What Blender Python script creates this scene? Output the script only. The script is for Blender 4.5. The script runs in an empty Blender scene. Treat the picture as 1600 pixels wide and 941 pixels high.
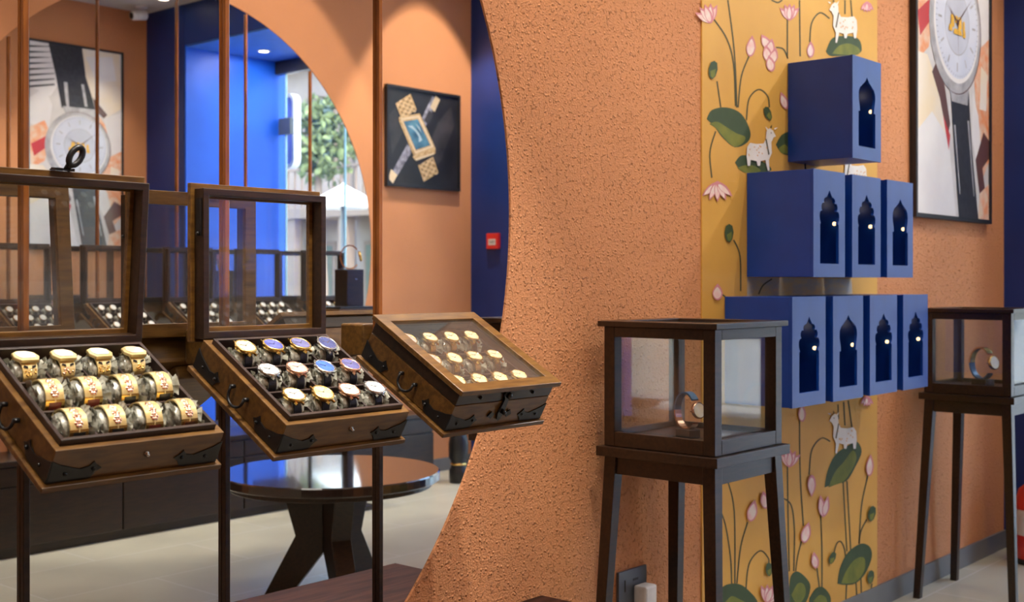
import bpy, math, random
from mathutils import Vector, Matrix
from mathutils.geometry import tessellate_polygon
PI = math.pi
R = math.radians
random.seed(7)
SC = bpy.context.scene
COL = SC.collection

# ------------------------------------------------------------------ frame of the room
# X runs along the wall with the round mirror, Y runs into that wall, Z is up.
HC = 1.56            # eye height
YM = 2.5             # face of the near (mirror) wall
YO = -2.0            # face of the opposite wall
ZC = 4.43            # ceiling
XE1, XE2 = 7.28, 7.54  # navy end wall, either side of the entrance
XF = 8.5             # shop front glass
YE1, YE2 = 1.8, -1.32  # sides of the entrance bay
VP, KK, FO = 2450.0, 3333.0, 2.606e-4
def wall_pt(x, y, D=YM):
    """point of the photograph -> (along wall, height) on a plane parallel to the wall, D away"""
    t = (x - 800) / 1900.0
    z = D / (.6557 - .755 * t)
    return z * (.755 + .6557 * t), HC + (440 - y) / 1900.0 * z

# ------------------------------------------------------------------ camera, world, exposure
cam_d = bpy.data.cameras.new('camera')
cam = bpy.data.objects.new('camera', cam_d); COL.objects.link(cam)
cam.location = (0, 0, HC)
cam.rotation_euler = (R(90), 0, -math.asin(.755))
cam_d.sensor_width = 36
cam_d.lens = 42.75
cam_d.shift_y = -30.5 / 1600
cam_d.clip_start = .05
cam_d.dof.use_dof = True
cam_d.dof.focus_distance = 3.1
cam_d.dof.aperture_fstop = 5.0
SC.camera = cam

world = bpy.data.worlds.new('sky'); SC.world = world
world.use_nodes = True
wn = world.node_tree
bg = wn.nodes['Background']
sky = wn.nodes.new('ShaderNodeTexSky')
sky.sky_type = 'NISHITA'; sky.sun_disc = False
sky.sun_elevation = R(42); sky.sun_rotation = R(200); sky.dust_density = 2.0; sky.air_density = 1.2
wn.links.new(sky.outputs[0], bg.inputs[0])
bg.inputs[1].default_value = 1.35

SC.view_settings.view_transform = 'Standard'
SC.view_settings.look = 'None'
SC.view_settings.exposure = 0.35
SC.view_settings.gamma = 1
SC.view_settings.use_curve_mapping = False
SC.cycles.max_bounces = 14
SC.cycles.glossy_bounces = 8
SC.cycles.transmission_bounces = 10
SC.cycles.transparent_max_bounces = 24
SC.cycles.diffuse_bounces = 5
SC.cycles.sample_clamp_indirect = 4.0
SC.cycles.use_denoising = True
SC.cycles.use_light_tree = True
SC.cycles.caustics_refractive = False

def light(name, kind, loc, energy, color=(1, 1, 1), rot=(0, 0, 0), **kw):
    d = bpy.data.lights.new(name, kind); d.energy = energy; d.color = color
    for k, v in kw.items(): setattr(d, k, v)
    o = bpy.data.objects.new(name, d); COL.objects.link(o)
    o.location = loc; o.rotation_euler = rot
    return o
def aim(o, target):
    o.rotation_euler = (Vector(target) - o.location).to_track_quat('-Z', 'Y').to_euler()

sun = light('sun', 'SUN', (14, -4, 12), 5.0, (1, .95, .88), angle=R(1.5))
aim(sun, (17, 1, 0))
WARM = (1, .86, .70)
NEUT = (1, .93, .84)
# soft fill lights added under the ceiling for general brightness, no fixture modelled
for sx in (.2, 3.2, 5.9):
    a = light('ceiling_fill_light', 'AREA', (sx, .3, ZC - .06), 20, NEUT, (0, 0, 0), shape='RECTANGLE', size=1.6, size_y=1.2)
SPOTS = []   # (lamp position, target, watts, cone degrees, blend)
for sx in (1.3, 1.85, 2.4):   # on the display boxes
    SPOTS.append(((sx, 1.25, ZC - .08), (sx + .02, 2.15, 1.3), 260, 34, .6, NEUT))
SPOTS.append(((.3, 1.2, ZC - .08), (.9, 2.3, 1.6), 110, 60, .8, WARM))
SPOTS.append(((2.7, 2.0, ZC - .08), (2.9, 2.5, 1.9), 210, 75, .9, WARM))
SPOTS.append(((3.6, 1.9, ZC - .08), (3.6, 2.5, 1.9), 35, 75, .9, WARM))
SPOTS.append(((4.8, 1.35, ZC - .08), (4.7, 2.5, 2.6), 90, 70, .9, WARM))
SPOTS.append(((6.5, 1.3, ZC - .08), (6.5, 2.5, 2.5), 100, 60, .9, WARM))
SPOTS.append(((6.7, .7, ZC - .08), (4.75, 2.4, 1.9), 140, 48, .6, NEUT))
for sx in (3.5, 4.64, 5.75):  # on the opposite display
    SPOTS.append(((sx, -.9, ZC - .08), (sx, -1.7, 1.3), 150, 44, .7, NEUT))
SPOTS.append(((6.95, -1.38, ZC - .08), (6.98, -2.0, 2.2), 220, 66, .35, WARM))
SPOTS.append(((5.35, -1.25, ZC - .08), (5.45, -2.0, 2.3), 230, 70, .35, WARM))
SPOTS.append(((2.6, -1.25, ZC - .08), (2.6, -2.0, 2.2), 80, 70, .5, WARM))

# ------------------------------------------------------------------ materials
MATS = {}
def mat(name, color, rough=.5, metal=0, spec=.5, coat=0, color2=None, scale=8, stretch=(1, 1, 1), detail=4, bump=0, bscale=None,
        bdist=.002, emit=0, emitc=None, trans=0, bdetail=3, lo=.35, hi=.65, coatr=.1):
    if name in MATS: return MATS[name]
    m = bpy.data.materials.new(name); m.use_nodes = True
    nt = m.node_tree; b = nt.nodes['Principled BSDF']
    b.inputs['Base Color'].default_value = (*color, 1)
    b.inputs['Roughness'].default_value = rough
    b.inputs['Metallic'].default_value = metal
    b.inputs['Specular IOR Level'].default_value = spec
    b.inputs['Coat Weight'].default_value = coat
    b.inputs['Coat Roughness'].default_value = coatr
    b.inputs['Transmission Weight'].default_value = trans
    tc = nt.nodes.new('ShaderNodeTexCoord')
    mp = nt.nodes.new('ShaderNodeMapping'); mp.inputs['Scale'].default_value = stretch
    nt.links.new(tc.outputs['Object'], mp.inputs[0])
    if color2 is None: color2 = tuple(c * .86 for c in color)
    n = nt.nodes.new('ShaderNodeTexNoise'); n.inputs['Scale'].default_value = scale; n.inputs['Detail'].default_value = detail
    nt.links.new(mp.outputs[0], n.inputs['Vector'])
    r = nt.nodes.new('ShaderNodeValToRGB')
    r.color_ramp.elements[0].position = lo; r.color_ramp.elements[0].color = (*color2, 1)
    r.color_ramp.elements[1].position = hi; r.color_ramp.elements[1].color = (*color, 1)
    nt.links.new(n.outputs[0], r.inputs[0]); nt.links.new(r.outputs[0], b.inputs['Base Color'])
    if bump:
        n2 = nt.nodes.new('ShaderNodeTexNoise'); n2.inputs['Scale'].default_value = bscale or scale * 4; n2.inputs['Detail'].default_value = bdetail
        nt.links.new(mp.outputs[0], n2.inputs['Vector'])
        bp = nt.nodes.new('ShaderNodeBump'); bp.inputs['Strength'].default_value = bump; bp.inputs['Distance'].default_value = bdist
        nt.links.new(n2.outputs[0], bp.inputs['Height']); nt.links.new(bp.outputs[0], b.inputs['Normal'])
    if emit:
        b.inputs['Emission Color'].default_value = (*(emitc or color), 1); b.inputs['Emission Strength'].default_value = emit
    MATS[name] = m
    return m

def stucco(name, color, amount):
    m = bpy.data.materials.new(name); m.use_nodes = True
    nt = m.node_tree; b = nt.nodes['Principled BSDF']; b.inputs['Roughness'].default_value = .75; b.inputs['Specular IOR Level'].default_value = .25
    tc = nt.nodes.new('ShaderNodeTexCoord')
    n = nt.nodes.new('ShaderNodeTexNoise'); n.inputs['Scale'].default_value = 3; n.inputs['Detail'].default_value = 5
    nt.links.new(tc.outputs['Object'], n.inputs['Vector'])
    r = nt.nodes.new('ShaderNodeValToRGB')
    r.color_ramp.elements[0].position = .3; r.color_ramp.elements[0].color = (*(c * .93 for c in color), 1)
    r.color_ramp.elements[1].position = .7; r.color_ramp.elements[1].color = (*color, 1)
    nt.links.new(n.outputs[0], r.inputs[0]); nt.links.new(r.outputs[0], b.inputs['Base Color'])
    na = nt.nodes.new('ShaderNodeTexNoise'); na.inputs['Scale'].default_value = 62; na.inputs['Detail'].default_value = 4; na.inputs['Roughness'].default_value = .62
    nt.links.new(tc.outputs['Object'], na.inputs['Vector'])
    ra = nt.nodes.new('ShaderNodeMapRange'); ra.inputs['From Min'].default_value = .55; ra.inputs['From Max'].default_value = .76
    ra.interpolation_type = 'SMOOTHSTEP'; nt.links.new(na.outputs[0], ra.inputs['Value'])
    nb = nt.nodes.new('ShaderNodeTexNoise'); nb.inputs['Scale'].default_value = 150; nb.inputs['Detail'].default_value = 2
    nt.links.new(tc.outputs['Object'], nb.inputs['Vector'])
    nc = nt.nodes.new('ShaderNodeTexVoronoi'); nc.inputs['Scale'].default_value = 55; nc.inputs['Randomness'].default_value = 1
    nt.links.new(tc.outputs['Object'], nc.inputs['Vector'])
    rc = nt.nodes.new('ShaderNodeMapRange'); rc.inputs['From Min'].default_value = .30; rc.inputs['From Max'].default_value = .05; rc.inputs['To Max'].default_value = .35
    nt.links.new(nc.outputs['Distance'], rc.inputs['Value'])
    m1 = nt.nodes.new('ShaderNodeMath'); m1.operation = 'MULTIPLY_ADD'; m1.inputs[1].default_value = .30
    nt.links.new(nb.outputs[0], m1.inputs[0]); nt.links.new(ra.outputs[0], m1.inputs[2])
    m2 = nt.nodes.new('ShaderNodeMath'); m2.operation = 'ADD'
    nt.links.new(m1.outputs[0], m2.inputs[0]); nt.links.new(rc.outputs[0], m2.inputs[1]); ra = m2
    bp = nt.nodes.new('ShaderNodeBump'); bp.inputs['Strength'].default_value = amount; bp.inputs['Distance'].default_value = .015
    nt.links.new(ra.outputs[0], bp.inputs['Height'])
    nt.links.new(bp.outputs[0], b.inputs['Normal'])
    MATS[name] = m
    return m

def glass_mat(name, tint=(1, 1, 1), f=1.45, grime=0.0, rough=.01):
    m = bpy.data.materials.new(name); m.use_nodes = True
    nt = m.node_tree; nt.nodes.clear()
    o = nt.nodes.new('ShaderNodeOutputMaterial'); mx = nt.nodes.new('ShaderNodeMixShader')
    t = nt.nodes.new('ShaderNodeBsdfTransparent'); t.inputs[0].default_value = (*tint, 1)
    g = nt.nodes.new('ShaderNodeBsdfGlossy'); g.inputs['Roughness'].default_value = rough
    lw = nt.nodes.new('ShaderNodeLayerWeight'); lw.inputs[0].default_value = .5
    pw = nt.nodes.new('ShaderNodeMath'); pw.operation = 'POWER'; pw.inputs[1].default_value = 4.2
    nt.links.new(lw.outputs['Facing'], pw.inputs[0])
    f0 = ((f - 1) / (f + 1)) ** 2
    fr = nt.nodes.new('ShaderNodeMath'); fr.operation = 'MULTIPLY_ADD'; fr.inputs[1].default_value = 1 - f0; fr.inputs[2].default_value = f0
    nt.links.new(pw.outputs[0], fr.inputs[0])
    nt.links.new(fr.outputs[0], mx.inputs[0]); nt.links.new(t.outputs[0], mx.inputs[1]); nt.links.new(g.outputs[0], mx.inputs[2])
    last = mx
    if grime:
        df = nt.nodes.new('ShaderNodeBsdfDiffuse'); df.inputs[0].default_value = (.8, .8, .8, 1)
        n = nt.nodes.new('ShaderNodeTexNoise'); n.inputs['Scale'].default_value = 6
        mt = nt.nodes.new('ShaderNodeMath'); mt.operation = 'MULTIPLY'; mt.inputs[1].default_value = grime
        nt.links.new(n.outputs[0], mt.inputs[0])
        m2 = nt.nodes.new('ShaderNodeMixShader'); nt.links.new(mt.outputs[0], m2.inputs[0])
        nt.links.new(mx.outputs[0], m2.inputs[1]); nt.links.new(df.outputs[0], m2.inputs[2]); last = m2
    nt.links.new(last.outputs[0], o.inputs[0])
    MATS[name] = m
    return m

ORANGE = (.64, .285, .128)
M_STUCCO = stucco('terracotta_stucco', ORANGE, .8)
M_STUCCO2 = stucco('terracotta_plaster', ORANGE, .25)
M_NAVY = mat('navy_paint', (.004, .032, .20), .45, scale=3, color2=(.003, .026, .165))
M_BLUE = mat('bright_blue_paint', (.004, .115, .72), .5, scale=3, color2=(.004, .10, .65))
M_BOX = mat('cobalt_box_paint', (.0025, .048, .31), .36, spec=.52, coat=0, scale=10)
M_BOXIN = mat('cobalt_box_inside', (.015, .05, .42), .6, scale=10)
M_CEIL = mat('ceiling_paint', (.62, .60, .57), .8, scale=2)
M_DWOOD = mat('dark_walnut', (.030, .0135, .006), .34, spec=.48, coat=.12, coatr=.2, color2=(.011, .0055, .003), scale=6, stretch=(2, 14, 14), bump=.12, bscale=60, bdist=.001)
M_WOOD = mat('polished_teak', (.150, .072, .015), .34, spec=.4, coat=.15, coatr=.18, color2=(.075, .032, .007), scale=7, stretch=(2, 12, 12), bump=.1, bscale=60, bdist=.001)
M_ROD = mat('amber_polished_rod', (.28, .090, .016), .25, spec=.7, coat=.5, color2=(.15, .042, .008), scale=5, stretch=(8, 8, 1))
M_TRAY = mat('tray_brown', (.035, .016, .012), .38, color2=(.018, .008, .006), scale=20)
M_IRON = mat('black_iron', (.012, .012, .013), .35, metal=.4, spec=.6, scale=30, bump=.2, bscale=90, bdist=.0006)
M_CHROME = mat('worn_steel', (.45, .42, .38), .25, metal=1, scale=30)
M_GOLD = mat('gold', (1.0, .70, .24), .22, metal=1, scale=60, color2=(.9, .56, .16))
M_GOLDP = mat('pale_gold', (.90, .74, .38), .3, metal=.55, scale=60, color2=(.82, .62, .25))
M_ROSE = mat('rose_gold', (.95, .55, .38), .22, metal=1, scale=60)
M_STEEL = mat('polished_steel', (.80, .80, .80), .18, metal=1, scale=60)
M_LEATH = mat('black_leather', (.014, .014, .022), .38, scale=60, bump=.3, bscale=200, bdist=.0005)
M_CUSH = mat('grey_cushion_in_film', (.50, .50, .42), .25, spec=.9, coat=.7, coatr=.1, color2=(.10, .10, .08), scale=42, stretch=(2.2, 1, 1), bump=1, bscale=30, bdist=.014, bdetail=3)
M_FILM = mat('clear_film', (.72, .73, .64), .12, spec=.9, coat=.8, coatr=.06, color2=(.35, .35, .28), scale=45, bump=1, bscale=50, bdist=.006)
M_WHITE = mat('white_plastic', (.80, .80, .80), .4, scale=20)
M_BLACK = mat('black_plastic', (.015, .015, .017), .4, scale=20)
M_GREYP = mat('grey_metal_plate', (.08, .10, .13), .3, spec=.7, scale=20)
M_RED = mat('red_paint', (.75, .03, .025), .28, coat=.5, scale=20)
M_PLATEW = mat('brass_cream_dial', (.95, .86, .62), .3, scale=200, color2=(.88, .74, .45))
M_GLASS = glass_mat('clear_glass', (.97, .98, .97), 1.5, .03)
M_VGLASS = glass_mat('vitrine_glass', (.93, .95, .95), 1.55, .03)
M_SHOPG = glass_mat('shop_front_glass', (.95, .98, .98), 1.35)
m = bpy.data.materials.new('mirror_silver'); m.use_nodes = True
b = m.node_tree.nodes['Principled BSDF']
b.inputs['Base Color'].default_value = (.93, .93, .92, 1); b.inputs['Metallic'].default_value = 1; b.inputs['Roughness'].default_value = 0
M_MIRROR = m

# ------------------------------------------------------------------ mesh building
class MB:
    def __init__(s): s.v = []; s.f = []; s.m = []; s.s = []
    def add(s, V, F, mi=0, sm=False, M=None):
        o = len(s.v)
        for p in V:
            p = Vector(p)
            s.v.append(M @ p if M else p)
        for f in F:
            s.f.append([o + i for i in f]); s.m.append(mi); s.s.append(sm)
        return s
    def box(s, x0, x1, y0, y1, z0, z1, mi=0, M=None):
        V = [(x0, y0, z0), (x1, y0, z0), (x1, y1, z0), (x0, y1, z0), (x0, y0, z1), (x1, y0, z1), (x1, y1, z1), (x0, y1, z1)]
        return s.add(V, [(0, 3, 2, 1), (4, 5, 6, 7), (0, 1, 5, 4), (1, 2, 6, 5), (2, 3, 7, 6), (3, 0, 4, 7)], mi, False, M)
    def lathe(s, prof, n=24, mi=0, M=None, cap=True, sm=True):
        V = []; F = []
        for r, z in prof:
            for k in range(n):
                a = 2 * PI * k / n; V.append((r * math.cos(a), r * math.sin(a), z))
        for i in range(len(prof) - 1):
            for k in range(n):
                F.append((i * n + k, i * n + (k + 1) % n, (i + 1) * n + (k + 1) % n, (i + 1) * n + k))
        s.add(V, F, mi, sm, M)
        if cap:
            for i, rev in ((0, True), (len(prof) - 1, False)):
                if prof[i][0] > 1e-6:
                    ring = V[i * n:(i + 1) * n]
                    s.add(ring, [tuple(reversed(range(n))) if rev else tuple(range(n))], mi, False, M)
        return s
    def tube(s, P, r, n=8, mi=0, M=None, closed=False):
        P = [Vector(p) for p in P]; V = []; F = []; rr = r if isinstance(r, (list, tuple)) else [r] * len(P)
        N = len(P); up = None
        for i, p in enumerate(P):
            a = P[i - 1] if (i > 0 or closed) else p
            c = P[(i + 1) % N] if (i < N - 1 or closed) else p
            t = (c - a).normalized()
            if up is None: up = t.orthogonal().normalized()
            up = (up - up.dot(t) * t).normalized(); q = t.cross(up)
            for k in range(n):
                an = 2 * PI * k / n; V.append(p + rr[i] * (math.cos(an) * up + math.sin(an) * q))
        for i in range(N if closed else N - 1):
            j = (i + 1) % N
            for k in range(n): F.append((i * n + k, i * n + (k + 1) % n, j * n + (k + 1) % n, j * n + k))
        if not closed:
            F.append(tuple(reversed(range(n)))); F.append(tuple((N - 1) * n + k for k in range(n)))
        return s.add(V, F, mi, True, M)
    def prism(s, loops, d0, d1, mi=0, M=None):
        """polygon with holes in (x,z), extruded along y from d0 to d1"""
        flat = [p for l in loops for p in l]; n = len(flat)
        tri = tessellate_polygon([[Vector((p[0], p[1], 0)) for p in l] for l in loops])
        V = [(p[0], d0, p[1]) for p in flat] + [(p[0], d1, p[1]) for p in flat]
        F = []
        for t in tri:
            a, b_, c = (Vector((flat[i][0], flat[i][1], 0)) for i in t)
            t = tuple(t) if (b_ - a).cross(c - a).z > 0 else tuple(reversed(t))
            F.append(t); F.append(tuple(i + n for i in reversed(t)))
        o = 0
        for li, l in enumerate(loops):
            k = len(l); ar = sum(l[i][0] * l[(i + 1) % k][1] - l[(i + 1) % k][0] * l[i][1] for i in range(k))
            for i in range(k):
                a, c = o + i, o + (i + 1) % k
                q = (a, a + n, c + n, c)
                if (ar > 0) == (li > 0): q = tuple(reversed(q))
                F.append(q if d1 < d0 else tuple(reversed(q)) if False else q)
            o += k
        return s.add(V, F, mi, False, M)
    def poly(s, pts, mi=0): return s.add(pts, [tuple(range(len(pts)))], mi)
    def beam(s, a, b_, w, d, mi=0, w2=None, d2=None):
        """straight tapering bar from a to b_, w along X, d along Y"""
        a = Vector(a); b_ = Vector(b_); w2 = w2 or w; d2 = d2 or d
        V = [(a.x + sx * w / 2, a.y + sy * d / 2, a.z) for sx, sy in ((-1, -1), (1, -1), (1, 1), (-1, 1))]
        V += [(b_.x + sx * w2 / 2, b_.y + sy * d2 / 2, b_.z) for sx, sy in ((-1, -1), (1, -1), (1, 1), (-1, 1))]
        return s.add(V, [(0, 3, 2, 1), (4, 5, 6, 7), (0, 1, 5, 4), (1, 2, 6, 5), (2, 3, 7, 6), (3, 0, 4, 7)], mi)
    def build(s, name, mats, parent=None, bevel=0, fix=False):
        me = bpy.data.meshes.new(name)
        me.from_pydata([tuple(v) for v in s.v], [], s.f)
        if not isinstance(mats, (list, tuple)): mats = [mats]
        for m_ in mats: me.materials.append(m_)
        for p, mi, sm in zip(me.polygons, s.m, s.s): p.material_index = mi; p.use_smooth = sm
        me.update()
        if fix:
            import bmesh
            bm = bmesh.new(); bm.from_mesh(me); bmesh.ops.recalc_face_normals(bm, faces=bm.faces); bm.to_mesh(me); bm.free()
        o = bpy.data.objects.new(name, me); COL.objects.link(o)
        if parent: o.parent = parent
        if bevel:
            bv = o.modifiers.new('edge', 'BEVEL'); bv.width = bevel; bv.segments = 2; bv.limit_method = 'ANGLE'; bv.angle_limit = R(50)
        return o

def thing(name, label, cat, loc=(0, 0, 0), rot=(0, 0, 0), group=None):
    o = bpy.data.objects.new(name, None); COL.objects.link(o); o.empty_display_size = .05
    o.location = loc; o.rotation_euler = rot
    return tag(o, label, cat, group)
def tag(o, label, cat, group=None):
    o['label'] = label; o['category'] = cat
    if group: o['group'] = group
    return o
def struct(o): o['kind'] = 'structure'; return o
def kids(o): return [c for c in bpy.data.objects if c.parent == o]
def dup(src, label, group=None, tree=None):
    r = src.copy(); COL.objects.link(r); r['label'] = label
    if group: r['group'] = group
    for c in tree[0]:
        d = c.copy(); COL.objects.link(d); d.parent = r
        for g in tree[1].get(c.name, []):
            e = g.copy(); COL.objects.link(e); e.parent = d
    return r
def tree_of(src):
    a = kids(src); return (a, {c.name: kids(c) for c in a})
def RM(ax, deg): return Matrix.Rotation(R(deg), 4, ax)
def TM(x, y, z): return Matrix.Translation((x, y, z))

# ------------------------------------------------------------------ the room
C1 = (1.249, HC + .211, 1.624)      # round mirror in the near wall
C2 = (4.70, HC + .262, 1.708)       # round mirror in the opposite wall
XL = -2.6
def circle(c, n=160, r=None): return [(c[0] + (r or c[2]) * math.cos(2 * PI * k / n), c[1] + (r or c[2]) * math.sin(2 * PI * k / n)) for k in range(n)]
w = MB().prism([[(XL, 0), (XE1, 0), (XE1, ZC), (XL, ZC)], circle(C1)], YM, YM + .0035)
struct(w.build('wall_back', M_STUCCO, fix=True))
w = MB().prism([[(XL, 0), (XE2, 0), (XE2, ZC), (XL, ZC)], circle(C2)], YO, YO - .0035)
struct(w.build('wall_front', M_STUCCO2, fix=True))
w = MB().prism([circle(C1, r=C1[2] + .03)], YM + .004, YM + .012)
tag(w.build('round_mirror', M_MIRROR, fix=True), 'very large round mirror set in the textured orange wall behind the watch boxes', 'mirror')
w = MB().prism([circle(C2, r=C2[2] + .03)], YO - .004, YO - .012)
tag(w.build('round_mirror', M_MIRROR, fix=True), 'large round mirror on the far orange wall, seen only as a reflection', 'mirror')
struct(MB().box(XL, XE2, YO - .1, YM + .1, ZC, ZC + .1).build('ceiling', M_CEIL))
struct(MB().box(XL - .1, XL, YO - .1, YM + .1, 0, ZC).build('wall_left', M_STUCCO2))
# end wall: navy, either side of the entrance bay, lintel above
ZV = HC + 2.45
e = MB().box(XE1, XF + .1, YE1, YM + .1, 0, ZC, 0)
struct(e.build('wall_right', M_NAVY))
e = MB().box(XE2, XF + .1, YO - .1, YE2, 0, ZC, 0)
struct(e.build('wall_right.001', M_NAVY))
e = MB().box(XE1 + .005, XF + .1, YE2, YE1, ZV, ZC, 0)
struct(e.build('wall_right.002', M_NAVY))
struct(MB().box(XE1 + .01, XF + .1, YE1 - .012, YE1 - .001, .0, ZV).build('trim_1', M_BLUE))
struct(MB().box(XE2 + .01, XF + .1, YE2 + .001, YE2 + .012, .0, ZV).build('trim_2', M_BLUE))
struct(MB().box(XE1 + .02, XF + .1, YE2 + .012, YE1 - .012, ZV - .02, ZV - .001).build('trim_3', mat('bay_ceiling_blue', (.05, .16, .55), .5)))

# floor: pale stone tiles with thin joints
m = bpy.data.materials.new('stone_tiles'); m.use_nodes = True
nt = m.node_tree; b = nt.nodes['Principled BSDF']; b.inputs['Roughness'].default_value = .32
tc = nt.nodes.new('ShaderNodeTexCoord'); bk = nt.nodes.new('ShaderNodeTexBrick')
bk.offset = .5; bk.inputs['Scale'].default_value = 1; bk.inputs['Mortar Size'].default_value = .005
bk.inputs['Brick Width'].default_value = 1.2; bk.inputs['Row Height'].default_value = .6
bk.inputs['Color1'].default_value = (.56, .54, .43, 1); bk.inputs['Color2'].default_value = (.61, .59, .47, 1); bk.inputs['Mortar'].default_value = (.72, .71, .66, 1)
ns = nt.nodes.new('ShaderNodeTexNoise'); ns.inputs['Scale'].default_value = 2.5; ns.inputs['Detail'].default_value = 7
mx = nt.nodes.new('ShaderNodeMixRGB'); mx.blend_type = 'MULTIPLY'; mx.inputs[0].default_value = .35
nt.links.new(tc.outputs['Object'], bk.inputs['Vector']); nt.links.new(tc.outputs['Object'], ns.inputs['Vector'])
nt.links.new(bk.outputs[0], mx.inputs[1]); nt.links.new(ns.outputs[0], mx.inputs[2]); nt.links.new(mx.outputs[0], b.inputs['Base Color'])
struct(MB().box(XL, XF + .1, YO - .1, YM + .1, -.05, 0).build('floor', m))
M_BASEB = mat('grey_stone_skirting', (.16, .17, .18), .4, scale=5)
struct(MB().box(C1[0] + 1.8, XE1, YM - .014, YM - .0005, 0, .105).build('baseboard_back', M_BASEB, bevel=.002))
struct(MB().box(6.7, XE2, YO + .0005, YO + .014, 0, .105).build('baseboard_front', M_BASEB, bevel=.002))

# shop front: frameless glass, dark head rail, patch fittings
hr = MB().box(XF - .06, XF + .02, YE2 + .013, YE1 - .013, ZV - .16, ZV - .022)
struct(hr.build('window_3', M_BLACK))
for i, (y0, y1) in enumerate(((YE2 + .02, -.30), (-.29, .68), (.69, 1.66), (1.67, YE1 - .02))):
    g = struct(MB().box(XF - .012, XF, y0, y1, .01, ZV - .165).build('window_%d' % (i + 4), M_SHOPG))
    for yy in ((y1,) if i == 0 else (y0,) if i == 3 else (y0, y1)):
        MB().box(XF - .016, XF + .004, yy - .004, yy + .004, .01, ZV - .165).build('window_edge', mat('glass_edge', (.35, .62, .68), .2, scale=5), g)
pf = MB().box(XF - .035, XF + .02, 1.56, 1.76, HC + 1.62, HC + 1.80)
tag(pf.build('patch_fitting', M_GREYP, bevel=.003), 'grey metal clamp joining the glass door panes of the entrance', 'clamp')

# ------------------------------------------------------------------ street outside
M_PALE = mat('pale_render', (.62, .60, .56), .8, scale=1.5)
M_STONE = mat('weathered_stone', (.20, .155, .13), .9, scale=4)
M_SHADE = mat('window_dark', (.05, .08, .07), .3, scale=4)
M_GREEN = mat('foliage_green', (.16, .21, .09), .8, scale=5, color2=(.06, .09, .04))
M_ROAD = mat('street_paving', (.40, .40, .39), .8, scale=2)
struct(MB().box(XF + .1, 40, -30, 40, -.1, -.02).build('ground', M_ROAD))
def house(x, y0, y1, h, label, cols, win, wm):
    t = thing('street_building', label, 'building', (x, y0, 0))
    L = y1 - y0
    MB().box(0, .6, 0, L, -.02, h).build('facade', wm, t, bevel=.02)
    MB().box(-1.1, 0, 0, L, 3.0, 3.25).build('balcony', M_STONE, t, bevel=.02)
    rb = MB()
    for k in range(int(L / .25)): rb.box(-1.08, -1.04, k * .25, k * .25 + .04, 3.25, 4.1)
    rb.box(-1.1, -1.02, 0, L, 4.1, 4.16); rb.build('railing', M_STONE, t)
    for k in range(cols):
        y = (k + .5) * L / cols
        MB().box(-1.05, -.8, y - .14, y + .14, -.02, 3.0).build('column', M_STONE, t, bevel=.01)
    for k in range(win):
        y = (k + .5) * L / win
        for z0 in (.9, 4.4):
            f = MB().box(-.05, .0, y - .55, y + .55, z0, z0 + 1.6).build('window', M_STONE, t, bevel=.01)
            MB().box(-.07, -.051, y - .45, y - .03, z0 + .1, z0 + 1.5).box(-.07, -.051, y + .03, y + .45, z0 + .1, z0 + 1.5).build('pane', M_SHADE, f)
    MB().box(-.5, .8, -.1, L + .1, h, h + .25).build('cornice', M_STONE, t, bevel=.02)
house(19, 3.6, 12.3, 7.2, 'weathered pale building with stone columns and balcony beyond the shop glass', 6, 5, mat('dusty_render', (.26, .22, .20), .8, scale=1.5))
house(19, 12.7, 21, 6.8, 'dusty building with dark paned windows furthest down the street', 6, 5, mat('dusty_render', (.26, .22, .20), .8))
house(16.5, -9.5, -1.0, 6.2, 'low pale building across the street facing the entrance', 5, 4, M_PALE)
# hanging blue sign with white border
sg = thing('hanging_sign', 'blue rounded sign with thick white border hanging outside the shop', 'sign', (8.95, 2.34, HC + 1.74))
def rrect(w_, h_, r_, n=6):
    P = []
    for cx, cz, a0 in ((w_ / 2 - r_, h_ / 2 - r_, 0), (-w_ / 2 + r_, h_ / 2 - r_, 90), (-w_ / 2 + r_, -h_ / 2 + r_, 180), (w_ / 2 - r_, -h_ / 2 + r_, 270)):
        for k in range(n + 1):
            a = R(a0 + 90 * k / n); P.append((cx + r_ * math.cos(a), cz + r_ * math.sin(a)))
    return P
S90 = RM('Z', 90)
MB().prism([rrect(.62, .86, .1), rrect(.55, .78, .07)], -.05, .05, M=S90).build('sign_border', M_WHITE, sg, fix=True)
MB().prism([rrect(.549, .779, .07)], -.03, .03, M=S90).build('sign_panel', mat('sign_blue', (.06, .09, .55), .4, emit=.25), sg, fix=True)
MB().box(-.36, .02, -.02, .02, .43, .47).build('sign_bracket', M_BLACK, sg)
# parasol
ps = thing('parasol', 'white market parasol on a grey pole in the street outside', 'parasol', (13.2, 6.1, -.02))
MB().lathe([(.55, 2.85), (.53, 2.88), (.3, 3.02), (.05, 3.15), (0, 3.2)], 8, sm=False, cap=False).lathe([(.55, 2.85), (.55, 2.78)], 8, cap=False, sm=False).build('canopy', mat('white_canvas', (.85, .85, .83), .8, scale=4), ps)
MB().lathe([(.045, 0), (.045, 3.1)], 12).build('pole', M_GREYP, ps)
MB().lathe([(.3, 0), (.3, .08), (.06, .12)], 20).build('base', M_GREYP, ps)
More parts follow.
